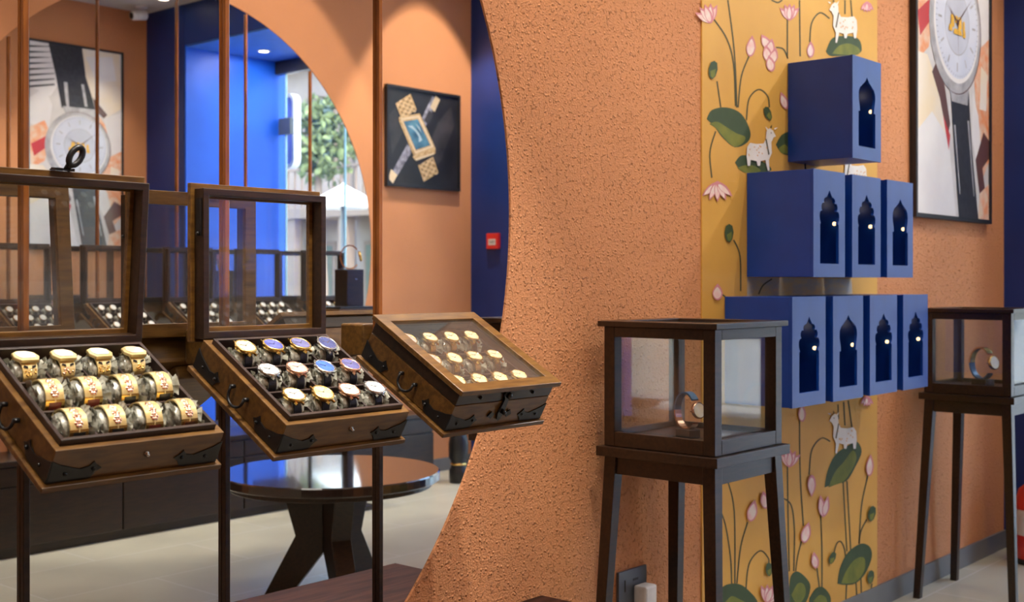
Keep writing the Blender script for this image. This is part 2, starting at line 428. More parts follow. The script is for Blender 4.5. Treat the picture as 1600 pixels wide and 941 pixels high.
# tree
tr = thing('street_tree', 'leafy green tree growing beside the building across the street', 'tree', (16.3, 10.3, -.02))
MB().tube([(0, 0, 0), (.05, .05, 1.5), (-.05, .1, 3.9)], [.16, .12, .07], 10).build('trunk', M_STONE, tr)
fl = MB(); rnd = random.Random(3)
for k in range(600):
    a = rnd.uniform(0, 2 * PI); u = rnd.uniform(-1, 1); rr = 0.75 * rnd.random() ** .4
    p = Vector((rr * math.sqrt(1 - u * u) * math.cos(a), rr * math.sqrt(1 - u * u) * math.sin(a), 4.5 + 1.3 * rr * u))
    q = Matrix.Rotation(rnd.uniform(0, 6), 4, Vector((rnd.random(), rnd.random(), rnd.random())))
    fl.add([(-.14, 0, 0), (0, -.07, .02), (.14, 0, 0), (0, .07, .02)], [(0, 1, 2, 3)], 0, False, Matrix.Translation(p) @ q)
fl.build('foliage', M_GREEN, tr)
# parked car, met as reflections in the vitrine glass
cr = thing('parked_car', 'silver hatchback car parked in the street opposite the entrance', 'car', (11.7, -2.6, -.02), (0, 0, R(90)))
M_CAR = mat('silver_car_paint', (.62, .66, .70), .2, metal=.4, coat=1, coatr=.03, scale=5)
body = [(-2.05, .30), (2.0, .30), (2.08, .55), (2.0, .78), (1.55, .92), (1.05, 1.0), (.55, 1.42), (.1, 1.50), (-.9, 1.50), (-1.6, 1.30), (-1.95, 1.0), (-2.1, .7)]
MB().prism([body], -.82, .82).build('body', M_CAR, cr, bevel=.06, fix=True)
MB().prism([[(.95, 1.0), (.50, 1.36), (.08, 1.43), (.02, 1.0)]], -.835, .835).prism([[(-.06, 1.0), (-.02, 1.43), (-.85, 1.43), (-1.35, 1.3), (-1.6, 1.02)]], -.835, .835).build('side_windows', M_SHADE, cr, fix=True)
MB().prism([[(1.07, 1.02), (.60, 1.40), (.57, 1.36), (1.04, .99)]], -.7, .7).build('windscreen', M_SHADE, cr, fix=True)
for sx in (-1.3, 1.3):
    for sy in (-.80, .80):
        MB().lathe([(.0, -.1), (.28, -.1), (.32, -.07), (.32, .07), (.28, .1), (0, .1)], 24, M=TM(sx, sy, .32) @ RM('X', 90)).build('wheel', M_BLACK, cr)
for sy in (-.6, .6):
    MB().lathe([(0, -.02), (.13, -.02), (.13, .02), (0, .03)], 16, M=TM(2.03, sy, .68) @ RM('Y', 90)).build('headlight', M_WHITE, cr)

# ------------------------------------------------------------------ base units under the mirrors
MB().box(-1.2, 3.02, 1.83, YM - .002, .52, .55).box(-1.17, 2.99, 1.86, YM - .01, 0, .52)
pl = thing('display_plinth', 'long low dark wooden plinth under the round mirror', 'plinth', (.9, 2.15, 0))
MB().box(-2.1, 2.12, -.32, .346, .52, .55).build('top_board', mat('reddish_walnut', (.050, .018, .012), .6, spec=.12, coat=0, color2=(.016, .006, .004), scale=5, stretch=(1, 10, 10)), pl, bevel=.003)
MB().box(-2.08, 2.10, -.30, .34, .0, .52).build('body', M_DWOOD, pl)
for k in range(6):
    dr = MB().box(-2.07 + k * .695, -2.07 + k * .695 + .685, -.318, -.301, .06, .51).build('door', M_DWOOD, pl, bevel=.003)
    MB().tube([(-1.80 + k * .695, -.318, .40), (-1.80 + k * .695, -.335, .395), (-1.66 + k * .695, -.335, .395), (-1.66 + k * .695, -.318, .40)], .004).build('handle', M_IRON, dr)
cb = thing('low_cabinet', 'long low dark cabinet reflected behind the round table', 'cabinet', (4.4, -1.78, 0))
MB().box(-2.2, 2.29, -.215, .20, .52, .55).build('top_board', M_DWOOD, cb, bevel=.003)
MB().box(-2.18, 2.27, -.21, .16, .0, .05).box(-2.18, 2.27, -.21, .18, .05, .52).build('body', M_DWOOD, cb)
for k in range(5):
    dr = MB().box(-2.17 + k * .89, -2.17 + k * .89 + .88, .181, .197, .06, .40).build('door', M_DWOOD, cb, bevel=.003)
    dw = MB().box(-2.17 + k * .89, -2.17 + k * .89 + .88, .181, .197, .41, .51).build('drawer', M_DWOOD, cb, bevel=.003)
    for o_, z_ in ((dr, .37), (dw, .46)):
        MB().tube([(-1.80 + k * .89, .197, z_ + .01), (-1.80 + k * .89, .214, z_), (-1.66 + k * .89, .214, z_), (-1.66 + k * .89, .197, z_ + .01)], .005).build('handle', M_IRON, o_)

# ------------------------------------------------------------------ rods with their sloping shelves
TILT = 29.7
BY, BZ = 2.06, 1.189
FLAT = Matrix(((1, 0, 0, 0), (0, 0, 1, 0), (0, 1, 0, 0), (0, 0, 0, 1)))
def rect(x0, x1, z0, z1): return [(x0, z0), (x1, z0), (x1, z1), (x0, z1)]
def display_stand(sx, c, opp, label, flat=False):
    top = c[1] + math.sqrt(max(.05, (c[2] - .012) ** 2 - (sx - c[0]) ** 2))
    sgn = -1 if opp else 1
    yr = (YO + .006) if opp else (YM - .006)
    t = thing('display_stand', label, 'display stand', (sx, yr, .552), (0, 0, PI if opp else 0), 'rod stands across the ' + ('reflected far' if opp else 'near') + ' mirror')
    MB().box(-.0065, .0065, -.0035, .0095, .72, top - .552).build('rod', M_ROD, t, bevel=.0015)
    MB().box(-.0075, .0075, -.0050, .0095, 0, .7195).build('rod_lower', M_DWOOD, t, bevel=.0015)  # lower length of the rod, in a darker colour
    MB().box(-.034, .034, -.108, -.0105, .80, .89).build('bracket', M_WOOD, t, bevel=.006)
    if not flat:
        M = TM(0, BY - (YM - .006), BZ - .552) @ RM('X', TILT)
        b_ = MB().box(-.1925, .1925, 0, .363, -.012, 0, M=M).build('shelf_board', M_WOOD, t, bevel=.002)
        MB().box(-.05, .05, .29, .345, -.05, -.0125, M=M).build('cleat', M_WOOD, t, bevel=.003)
    else:
        MB().box(-.21, .21, -.36, -.02, .80, .82).build('shelf_board', M_DWOOD, t, bevel=.002)
    return t

def make_box(sx, opp, label, lid_deg, lid_color=None, kind='open', hasp=False, cat='watch box'):
    if opp: loc, rot = (sx, YO + (YM - BY), BZ), (R(TILT), 0, PI)
    else: loc, rot = (sx, BY, BZ), (R(TILT), 0, 0)
    t = thing('watch_box', label, cat, loc, rot, 'wooden watch boxes ' + ('across the room' if opp else 'in front of the near mirror'))
    W_ = .18
    MB().prism([rect(-W_, W_, .012, .355), rect(-W_ + .014, W_ - .014, .026, .341)], .001, .072, M=FLAT).box(-W_ + .01, W_ - .01, .02, .345, .001, .008).build('base', M_WOOD, t, bevel=.0015, fix=True)
    tr_ = MB().prism([rect(-.166, .166, .026, .341), rect(-.158, .158, .034, .333)], .012, .084, M=FLAT)
    tr_.box(-.16, .16, .03, .337, .010, .028)
    for k in (-1, 0, 1): tr_.box(k * .079 - .0025, k * .079 + .0025, .034, .333, .028, .070)
    for k in (1, 2): tr_.box(-.158, .158, .034 + k * .0997 - .0025, .034 + k * .0997 + .0025, .028, .072)
    tr_.build('inner_tray', M_TRAY, t, bevel=.001, fix=True)
    # black iron corner straps, on the front and on both sides
    for sd in (-1, 1):
        f = [(.001, .002), (.001, .050), (.018, .040), (.060, .026), (.078, .030), (.086, .040), (.094, .030), (.104, .024), (.094, .016), (.086, .004), (.074, .002)]
        pts = [(sd * (W_ + .0015) - sd * p[0], p[1]) for p in f]
        MB().prism([pts], .0095, .0118).lathe([(0, 0), (.004, .001), (.003, .003), (0, .004)], 8, M=TM(sd * (W_ - .03), .0095, .02) @ RM('X', 90)).lathe([(0, 0), (.004, .001), (.003, .003), (0, .004)], 8, M=TM(sd * (W_ - .085), .0095, .024) @ RM('X', 90)).build('corner_strap', M_IRON, t, fix=True)
        for y0, dy in ((.0095, 1), (.3575, -1)):
            pts = [(y0 + dy * p[0], p[1]) for p in f]
            mm = Matrix(((0, 1, 0, 0), (1, 0, 0, 0), (0, 0, 1, 0), (0, 0, 0, 1)))
            MB().prism([pts], sd * (W_ + .0004), sd * (W_ + .0028), M=mm).lathe([(0, 0), (.004, .001), (.003, .003), (0, .004)], 8, M=TM(sd * (W_ + .0028), y0 + dy * .035, .02) @ RM('Y', 90 * sd)).lathe([(0, 0), (.0045, .001), (.004, .004), (0, .005)], 8, M=TM(sd * (W_ + .0028), y0 + dy * .088, .022) @ RM('Y', 90 * sd)).build('corner_strap', M_IRON, t, fix=True)
        # bail handle
        hx = sd * (W_ + .001)
        P = []
        for k in range(13):
            a = PI * k / 12
            P.append((hx + sd * (.010 + .006 * math.sin(a)), .176 - .027 * math.cos(a), .046 - .030 * math.sin(a) ** .7))
        h_ = MB().tube(P, .0034, 8).tube([(hx, .149, .046), (hx + sd * .012, .149, .046)], .005, 8).tube([(hx, .203, .046), (hx + sd * .012, .203, .046)], .005, 8)
        h_.build('handle', M_IRON, t)
    MB().lathe([(0, 0), (.006, 0), (.006, .002), (.0035, .003), (.0035, .008), (.002, .009), (0, .009)], 12, M=TM(.012, .012, .042) @ RM('X', 90)).build('lock_stud', M_CHROME, t)
    # lid
    lid = MB().prism([rect(-W_, W_, -.343, .0), rect(-W_ + .016, W_ - .016, -.327, -.016)], 0, .035, M=FLAT)
    lid = lid.prism([rect(-.190, .190, -.356, .008), rect(-.156, .156, -.322, -.026)], .0352, .049, 1, M=FLAT).build('lid', [M_DWOOD, M_WOOD if lid_color is None else lid_color], t, bevel=.0015, fix=True)
    lid.location = (0, .355, .0735 if kind == 'closed' else .074); lid.rotation_euler = (R(lid_deg), 0, 0)
    MB().box(-.157, .157, -.323, -.025, .040, .043).build('lid_glass', M_GLASS, lid)
    for hx in (-.115, .115):
        MB().lathe([(.0065, -.032), (.0065, .032)], 12, M=TM(hx, .006, .0) @ RM('Y', 90)).build('hinge', M_IRON, lid)
    if kind == 'closed':
        hs = [(-.012, .034), (-.018, .024), (-.012, .014), (-.007, .008), (-.010, -.02), (-.012, -.034), (-.006, -.052), (.0, -.058), (.006, -.052), (.012, -.034), (.010, -.02), (.007, .008), (.012, .014), (.018, .024), (.012, .034), (0, .030)]
        MB().prism([hs], -.3455, -.350).lathe([(0, 0), (.009, 0), (.007, .007), (0, .009)], 12, M=TM(0, -.350, .02) @ RM('X', 90)).lathe([(0, 0), (.006, 0), (.005, .012), (0, .013)], 12, M=TM(0, -.350, -.028) @ RM('X', 90)).build('hasp', M_IRON, lid, fix=True)
        for sx_ in (-1, 1):
            MB().prism([[(sx_ * .03, -.05), (sx_ * .045, -.042), (sx_ * .035, -.028), (sx_ * .022, -.036)]], -.3455, -.348).lathe([(0, 0), (.005, 0), (.004, .004), (0, .005)], 8, M=TM(sx_ * .10, -.3445, .018) @ RM('X', 90)).build('catch', M_IRON, lid, fix=True)
    if kind == 'open':
        for sx_ in (-1, 1):   # strap on the lid side
            MB().box(sx_ * (W_ + .0005), sx_ * (W_ + .003), -.32, -.235, .006, .026).lathe([(0, 0), (.005, 0), (.004, .004), (0, .005)], 8, M=TM(sx_ * (W_ + .003), -.24, .016) @ RM('Y', 90 * sx_)).build('lid_strap', M_IRON, lid)
    if hasp:
        mb = MB()
        P = [(.0115 * math.cos(2 * PI * k / 20), .021 * math.sin(2 * PI * k / 20), 0) for k in range(20)]
        mb.tube(P, .0065, 10, M=TM(.014, -.388, .014) @ RM('Z', 32), closed=True)
        mb.box(-.030, .006, -.3595, -.3565, .012, .036).tube([(0, -.358, .024), (.004, -.372, .018)], .007, 8)
        mb.box(-.022, .020, -.3625, -.3565, .026, .046)
        mb.build('hasp', M_IRON, lid)
    return t

RODS1 = [1.283, 1.80, 2.312]
RODS2 = [3.50, 4.08, 4.66, 5.22, 5.80]
NM = ['leftmost', 'middle', 'rightmost']
for sx, n in zip(RODS1, NM):
    display_stand(sx, C1, False, n + ' of three near rods holding up a sloping shelf, before the mirror')
for sx, n in zip(RODS2, ['first', 'second', 'third', 'fourth', 'fifth']):
    display_stand(sx, C2, True, n + ' far rod with shelf from the left, reflected inside the mirror')

# ------------------------------------------------------------------ watches
def cushion(name, par, seed, L=.062, r=.025, x0=0, zc=.027):
    rnd = random.Random(seed); n = 18; V = []; F = []; m_ = 9
    for i in range(m_ + 1):
        u = i / m_ * 2 - 1
        rr = r * (1 - abs(u) ** 3.2) ** .4 if abs(u) < 1 else .001
        for k in range(n):
            a = 2 * PI * k / n; q = rr * (1 + rnd.uniform(-.16, .10))
            V.append((x0 + u * L / 2, q * math.cos(a), zc + q * .94 * math.sin(a)))
    for i in range(m_):
        for k in range(n): F.append((i * n + k, (i + 1) * n + k, (i + 1) * n + (k + 1) % n, i * n + (k + 1) % n))
    mb = MB().add(V, F, 0, True)
    return mb.build(name, M_CUSH, par, fix=True) if par is not None else mb
def film(par, seed, side=-1, dz=0, sc=1):
    rnd = random.Random(seed); mb = MB()
    for k in range(16):
        a = rnd.uniform(-.6, PI + .3); r0 = .010; r1 = rnd.uniform(.022, .034); a2 = a + rnd.uniform(.3, .7)
        x0 = side * .022; x1 = side * rnd.uniform(.028, .036)
        mb.add([(x0, r0 * math.cos(a), .028 + r0 * math.sin(a)), (x1, r1 * math.cos(a), .028 + r1 * math.sin(a)), (x1 + rnd.uniform(-.005, .004), r1 * math.cos(a2), .028 + r1 * math.sin(a2)), (x0 + side * .006, r0 * math.cos(a2), .030 + r0 * math.sin(a2))], [(0, 1, 2), (0, 2, 3)], 0, False)
    mb.v = [Vector((p.x, p.y * sc, .03 + (p.z - .03) * sc + dz)) for p in mb.v]
    return mb.build('plastic_film', M_FILM, par)
def band(mb, r, w, t, a0, a1, n=26, mi=0, w1=None, zc=.027):
    V = []; F = []
    for i in range(n + 1):
        u = i / n; a = R(a0 + (a1 - a0) * u); ww = w if w1 is None else w1 + (w - w1) * math.sin(PI * u)
        for rr in (r, r + t):
            for sx in (-1, 1): V.append((sx * ww / 2, -rr * math.cos(a), zc + rr * math.sin(a)))
    for i in range(n):
        o = i * 4; q = o + 4
        F += [(o, o + 1, q + 1, q), (o + 2, q + 2, q + 3, o + 3), (o, q, q + 2, o + 2), (o + 1, o + 3, q + 3, q + 1)]
    F += [(0, 2, 3, 1), (n * 4, n * 4 + 1, n * 4 + 3, n * 4 + 2)]
    return mb.add(V, F, mi, False)
def dial_mat(key, c, c2=None): return mat('dial_' + key, c, .22, coat=.9, coatr=.05, color2=c2 or tuple(x * .6 for x in c), scale=55, detail=2)
def round_watch(label, group, loc, rot, seed, case, dial, strap, tilt=72, yaw=0, cr=.0215):
    t = thing('wristwatch', label, 'watch', loc, rot, group)
    cushion('cushion', t, seed, r=.027, zc=.030); film(t, seed + 50, -1); film(t, seed + 90, 1)
    band(MB(), .028, .019, .003, -25, 205, zc=.030).build('strap', strap, t)
    M = TM(0, 0, .0325) @ RM('X', 90 - tilt) @ RM('Z', yaw)
    MB().lathe([(0, .0268), (cr * .95, .0268), (cr, .0285), (cr, .034), (cr * .96, .0362), (cr * .86, .0368), (cr * .84, .0355), (0, .0355)], 32, M=M, cap=False).tube([(cr, 0, .031), (cr + .004, 0, .031)], .0025, 10, M=M)
    c_ = MB().lathe([(0, .0268), (cr * .95, .0268), (cr, .0285), (cr, .034), (cr * .96, .0362), (cr * .86, .0368), (cr * .84, .0355)], 32, M=M, cap=False).tube([(cr, 0, .031), (cr + .004, 0, .031)], .0025, 10, M=M)
    for sy in (-1, 1):
        for sx in (-1, 1): c_.box(sx * .0085 - .0015, sx * .0085 + .0015, min(sy * cr * .85, sy * (cr + .006)), max(sy * cr * .85, sy * (cr + .006)), .026, .031, M=M)
    c_.build('case', case, t)
    d = MB().lathe([(0, .0356), (cr * .85, .0356)], 32, mi=0, M=M, cap=False)
    for k in range(12):
        d.box(-.0004, .0004, cr * .66, cr * .78, .0357, .0361, 1, M=M @ RM('Z', 30 * k))
    for a, l, w_ in ((58, .5, .0006), (-55, .68, .0004)): d.box(-w_, w_, -.002, cr * l, .0361, .0364, 1, M=M @ RM('Z', a))
    d.lathe([(0, .0364), (.0014, .0364), (.0014, .037), (0, .037)], 8, 1, M=M)
    d.build('dial', [dial, M_BLACK if sum(dial.node_tree.nodes['Color Ramp'].color_ramp.elements[1].color[:3]) > .9 else M_STEEL], t)
    return t
def cuff_watch(label, group, loc, rot, seed, win, flower=True):
    t = thing('cuff_watch', label, 'watch', loc, rot, group)
    cushion('cushion', t, seed, L=.070, r=.032, x0=-.003, zc=.036); film(t, seed + 50, 1, .009, 1.25); film(t, seed + 20, -1, .006, 1.2)
    band(band(MB(), .0345, .036, .003, -35, 190, zc=.036), .0376, .0025, .0008, -35, 190, zc=.036).build('bangle', M_GOLDP, t)
    rim = MB(); band(rim, .0366, .038, .0014, -8, 30, 8, zc=.036); rim.build('bezel', M_GOLD, t)
    wd = MB(); band(wd, .0384, .024, .0006, 0, 22, 6, zc=.036); wd.build('window', win, t)
    if flower:
        fm = MB()
        for a in (48, 70, 92):
            M = TM(0, 0, .036) @ RM('X', 90 - a) @ TM(0, 0, .0376)
            for k in range(6):
                q = 2 * PI * k / 6
                fm.lathe([(0, .0014), (.0032, .0008), (.004, 0)], 8, 0, M=M @ TM(.0054 * math.cos(q), .0054 * math.sin(q), 0), cap=False)
            fm.lathe([(0, .002), (.002, .001), (.0024, 0)], 8, 0, M=M, cap=False)
        fm.build('floral_relief', M_ROSE, t)
    return t
def head_watch(label, group, loc, rot, seed, face, deco):
    t = thing('cuff_watch', label, 'watch', loc, rot, group)
    cushion('cushion', t, seed, L=.064, r=.028, x0=-.004, zc=.030); film(t, seed + 50, -1); film(t, seed + 70, 1)
    band(MB(), .0290, .032, .003, -30, 200, w1=.020, zc=.030).build('bangle', M_GOLDP, t)
    M = TM(0, 0, .033) @ RM('X', -8)
    P = [(.026, -.004), (.018, -.020), (-.018, -.020), (-.026, -.004), (-.023, .014), (-.011, .022), (.011, .022), (.023, .014)]
    MB().prism([P], .027, .0345, M=M @ FLAT).build('case', M_GOLDP, t, bevel=.002, fix=True)
    MB().prism([[(x * .72, y * .72 + .002) for x, y in P]], .0346, .0354, M=M @ FLAT).build('dial', face, t, fix=True)
    M2 = TM(0, 0, .0325) @ RM('X', 50)
    MB().prism([[(-.013, .006), (-.004, .002), (-.005, .007), (-.011, .009)]], .0295, .0312, M=M2 @ FLAT).prism([[(.013, .006), (.004, .002), (.005, .007), (.011, .009)]], .0295, .0312, M=M2 @ FLAT).build('cut_out', M_BLACK, t, fix=True)
    fm = MB(); rnd = random.Random(seed)
    for k in range(12): fm.lathe([(0, .002), (.0022, .001), (.0026, 0)], 8, 0, M=M2 @ TM(rnd.uniform(-.011, .011), rnd.uniform(-.012, .0), .0296), cap=False)
    fm.build('beading', deco, t)
    return t

def cell(sx, opp, c, r):
    """world place of the tray cell: column c from the left, row r from the front"""
    if opp: base = Matrix.Translation((sx, YO + (YM - BY), BZ)) @ RM('Z', 180) @ RM('X', TILT)
    else: base = Matrix.Translation((sx, BY, BZ)) @ RM('X', TILT)
    return base @ Vector((-.1185 + .079 * c, .084 + .0997 * r, .030))
ROTN = (R(TILT), 0, 0)
ORD = ['first', 'second', 'third', 'fourth']
ROW = ['front', 'middle', 'back']

B1 = make_box(RODS1[0], False, 'open wooden box of gold cuff watches, lid up with loop hasp on top', TILT - 90 - 54 + .0 + 0.0 if False else -114.7, hasp=True)
B2 = make_box(RODS1[1], False, 'open wooden box of round watches on black straps, glazed lid upright', -119.7)
B3 = make_box(RODS1[2], False, 'closed wooden watch box with gold dials showing under its glass lid', 0, kind='closed')

D_WIN_RED = mat('maroon_window', (.16, .03, .02), .3, coat=.6)
D_WIN_BLK = mat('black_window', (.02, .02, .02), .3, coat=.6)
g1 = 'gold cuff watches in the left open box'
wins = {1: ['maroon', 'maroon', 'black', 'black'], 0: ['black', 'black', 'maroon', 'gold']}
for r in (0, 1):
    for c in range(4):
        wv = wins[r][c]
        q = cell(RODS1[0], False, c, r)
        cuff_watch('gold cuff watch with %s window, %s from the left in the %s row, left box' % (wv, ORD[c], ROW[r]), g1, q, ROTN, 10 + r * 4 + c,
                   {'maroon': D_WIN_RED, 'black': D_WIN_BLK, 'gold': M_ROSE}[wv])
tops = [('pearl', (.85, .84, .76), M_GOLD, 'amber'), ('pink', (.85, .55, .50), M_ROSE, 'rose'), ('teal', (.30, .52, .50), M_GOLD, 'gold'), ('peach', (.88, .66, .52), M_GOLD, 'orange')]
for c, (nm, col, dc, dn) in enumerate(tops):
    head_watch('gold bangle watch with %s face and %s beading, back row, left open box' % (nm, dn), g1, cell(RODS1[0], False, c, 2), ROTN, 30 + c, dial_mat(nm, col, tuple(x * .8 for x in col)), dc)
g2 = 'round strap watches in the middle open box'
rows2 = {2: [('cream', (.86, .80, .60), M_GOLD, 'gold'), ('violet blue', (.16, .18, .62), M_GOLD, 'gold'), ('dark lilac', (.20, .20, .42), M_GOLD, 'gold'), ('slate blue', (.08, .10, .26), M_STEEL, 'steel')],
         1: [('silver', (.70, .72, .70), M_STEEL, 'steel'), ('rose pink', (.85, .62, .52), M_ROSE, 'rose gold'), ('bright blue', (.08, .20, .75), M_STEEL, 'steel'), ('plum blue', (.14, .14, .36), M_ROSE, 'rose gold')],
         0: [('ivory', (.92, .90, .80), M_GOLD, 'gold'), ('lemon', (.86, .82, .42), M_GOLD, 'gold'), ('blush', (.86, .66, .58), M_ROSE, 'rose gold'), ('white', (.78, .80, .80), M_STEEL, 'steel')]}
rnd = random.Random(5)
for r, lst in rows2.items():
    for c, (nm, col, cs, cn) in enumerate(lst):
        round_watch('round %s watch with %s dial on black strap, %s row, middle box' % (cn, nm, ROW[r]), g2, cell(RODS1[1], False, c, r), ROTN, 60 + r * 4 + c,
                    cs, dial_mat(nm, col), M_LEATH, tilt=rnd.uniform(84, 94) + (8 if (r, c) == (0, 0) else 0), yaw=rnd.uniform(-12, 12), cr=.0265)
g3 = 'gold watches under the glass of the closed box'
for r in range(3):
    for c in range(4):
        pk = (r, c) in ((2, 0), (1, 0))
        round_watch('round gold watch with %s dial under closed lid, %s row, %s from the left' % ('pink' if pk else 'cream', ROW[r], ORD[c]), g3, cell(RODS1[2], False, c, r), ROTN, 90 + r * 4 + c,
                    M_GOLD, dial_mat('pale pink', (.92, .70, .62)) if pk else dial_mat('warm cream', (.95, .90, .68), (.9, .78, .45)), M_GOLD, tilt=rnd.uniform(84, 92), cr=.024)
# the boxes across the room, met in the mirror
proto = None
ORD5 = ORD + ['fifth']
for bi, sx in enumerate(RODS2):
    make_box(sx, True, 'open wooden watch box across the room, %s of the reflected row' % ORD5[bi], -119.7, lid_color=M_DWOOD)
    for r in range(3):
        for c in range(4):
            q = cell(sx, True, c, r)
            if proto is None:
                mb = cushion('', None, 5)
                mb.m = [0] * len(mb.f); band(mb, .026, .018, .003, -25, 205, 16, 1)
                mb.lathe([(0, .0268), (.021, .0268), (.022, .034), (.019, .0365)], 20, 2, M=TM(0, 0, .027) @ RM('X', 20), cap=False)
                mb.lathe([(0, .036), (.019, .036)], 20, 3, M=TM(0, 0, .027) @ RM('X', 20), cap=False)
                proto = mb.build('wristwatch', [M_CUSH, M_LEATH, M_GOLD, dial_mat('white enamel', (.92, .92, .88), (.85, .85, .8))])
                o = proto
            else:
                o = proto.copy(); COL.objects.link(o)
            o.location = q; o.rotation_euler = (R(TILT), 0, PI)
            tag(o, 'small pale watch in the %s far box, seen reflected in the mirror' % ORD5[bi], 'watch', 'watches in the %s far box' % ORD5[bi])
# tall block with a watch, on a slim pedestal
sp_ = thing('slim_pedestal', 'slim dark pedestal carrying the watch block, mostly hidden behind the boxes', 'pedestal', (5.53, -1.28, 0))
MB().box(-.16, .16, -.12, .12, 0, .03).build('base', M_DWOOD, sp_, bevel=.003)
MB().box(-.03, .03, -.03, .03, .03, 1.35).build('column', M_DWOOD, sp_, bevel=.003)
MB().box(-.19, .19, -.13, .13, 1.35, 1.373).build('top', M_WOOD, sp_, bevel=.003)
# the block itself
bk_ = thing('display_block', 'tall dark block carrying a watch, reflected right of the upright lid', 'display block', (5.53, -1.28, 1.3735))
MB().box(-.17, .17, -.12, .12, 0, .018).build('base_tray', M_BLACK, bk_, bevel=.003)
MB().box(-.07, .08, -.055, .075, .018, .27).build('block', M_DWOOD, bk_, bevel=.004)
MB().box(.0, .02, .0755, .077, .20, .206).build('name_plate', M_CHROME, bk_)
def standing_watch(name, label, loc, s, rotz, strap, strap2, case, base=None, group=None):
    t = thing(name, label, 'watch', loc, (0, 0, rotz), group)
    n = 28
    P = [(0, .36 * s * math.cos(2 * PI * k / n), .5 * s + .46 * s * math.sin(2 * PI * k / n)) for k in range(n)]
    def strip(a, b_, w_, mb, off=0):
        V = []; F = []
        for i, k in enumerate(range(a, b_ + 1)):
            p = Vector(P[k % n]); c_ = Vector((0, 0, .5 * s)); d = (p - c_).normalized()
            for rr in (0, .05 * s):
                for sx in (-1, 1): V.append(p + d * rr + Vector((sx * w_ / 2, 0, 0)))
        for i in range(b_ - a):
            o = i * 4; q = o + 4; F += [(o, o + 1, q + 1, q), (o + 2, q + 2, q + 3, o + 3), (o, q, q + 2, o + 2), (o + 1, o + 3, q + 3, q + 1)]
        return mb.add(V, F)
    strip(3, 14, .22 * s, MB()).build('strap', strap, t)
    strip(14, 25, .22 * s, MB()).build('strap', strap2, t)
    M = TM(0, .37 * s, .53 * s) @ RM('X', -78)
    MB().lathe([(0, 0), (.20 * s, 0), (.22 * s, .03 * s), (.22 * s, .09 * s), (.19 * s, .11 * s)], 28, M=M, cap=False).tube([(.22 * s, 0, .05 * s), (.27 * s, 0, .05 * s)], .025 * s, 8, M=M).build('case', case, t)
    MB().lathe([(0, .105 * s), (.19 * s, .105 * s)], 28, M=M, cap=False).build('dial', dial_mat('warm cream', (.95, .90, .68)), t)
    if base: MB().box(-.2 * s, .2 * s, -.25 * s, .3 * s, -.20 * s, .02 * s).build('stand', base, t, bevel=.003)
    return t
standing_watch('wristwatch', 'large watch with brown strap upright on the dark block, reflected', (5.54, -1.27, 1.6435), .165, R(-50), mat('tan_leather', (.30, .10, .05), .5), M_GOLD, M_GOLD)

# ------------------------------------------------------------------ glass display cases on splayed legs
def vitrine(x0, y0, label, w_=.42):
    t = thing('display_case', label, 'display case', (x0 + w_ / 2, y0 + w_ / 2, 0), group='glass display cases on splayed legs')
    h = w_ / 2; z0, z1 = 1.014, 1.410; q0 = z0 - 1.028
    for sx in (-1, 1):
        for sy in (-1, 1):
            MB().beam((sx * (h - .022 + .050), sy * (h - .022 + .043), 0), (sx * (h - .024), sy * (h - .024), .994 + q0), .034, .034, w2=.046, d2=.046).build('leg', M_DWOOD, t, bevel=.002)
    ap = MB()
    for s_ in (-1, 1):
        ap.box(-h + .03, h - .03, s_ * (h - .018) - .010, s_ * (h - .018) + .010, .935 + q0, .993 + q0).box(s_ * (h - .018) - .010, s_ * (h - .018) + .010, -h + .03, h - .03, .935 + q0, .993 + q0)
    ap.build('apron', M_DWOOD, t, bevel=.002)
    MB().box(-h - .02, h + .02, -h - .02, h + .02, .9945 + q0, 1.0265 + q0).build('ledge', M_DWOOD, t, bevel=.002)
    fr = MB(); k = .042
    for sx in (-1, 1):
        for sy in (-1, 1):
            fr.box(min(sx * h, sx * (h - k)), max(sx * h, sx * (h - k)), min(sy * h, sy * (h - k)), max(sy * h, sy * (h - k)), z0, z1)
    for s_ in (-1, 1):
        a, b_ = sorted((s_ * h, s_ * (h - .022)))
        for za, zb in ((z0, z0 + .048), (z1 - .034, z1)):
            fr.box(-h + k, h - k, a, b_, za, zb).box(a, b_, -h + k, h - k, za, zb)
    fr.build('frame', M_DWOOD, t, bevel=.002)
    MB().box(-h + .023, h - .023, -h + .023, h - .023, z0 + .02, z0 + .030).build('case_floor', M_TRAY, t)
    for s_ in (-1, 1):
        a = s_ * (h - .030)
        MB().box(-h + k, h - k, a - .0015, a + .0015, z0 + .035, z1 - .02).build('pane', M_VGLASS, t)
        MB().box(a - .0015, a + .0015, -h + k, h - k, z0 + .035, z1 - .02).build('pane', M_VGLASS, t)
    tp = MB().prism([rect(-h - .016, h + .016, -h - .016, h + .016), rect(-h + .045, h - .045, -h + .045, h - .045)], z1 + .0005, z1 + .019, M=FLAT).build('top_frame', M_DWOOD, t, bevel=.002, fix=True)
    MB().box(-h + .046, h - .046, -h + .046, h - .046, z1 + .006, z1 + .010).build('top_pane', M_VGLASS, t)
    return t
vitrine(3.263, 2.0, 'dark wooden glass display case on splayed legs beside the blue wall boxes', .427)
vitrine(5.865, 1.98, 'dark wooden glass display case on splayed legs under the tall watch poster')
M_BLST = mat('blue_grey_leather', (.06, .16, .32), .35, coat=.5)
standing_watch('wristwatch', 'rose gold watch on blue strap standing inside the nearer glass case', (3.425, 2.205, 1.069), .125, R(165), M_BLST, M_ROSE, M_ROSE, M_BLACK)
standing_watch('wristwatch', 'gold watch on grey strap standing inside the farther glass case', (6.07, 2.19, 1.075), .16, R(160), M_GOLD, M_BLST, M_GOLD, M_BLACK)

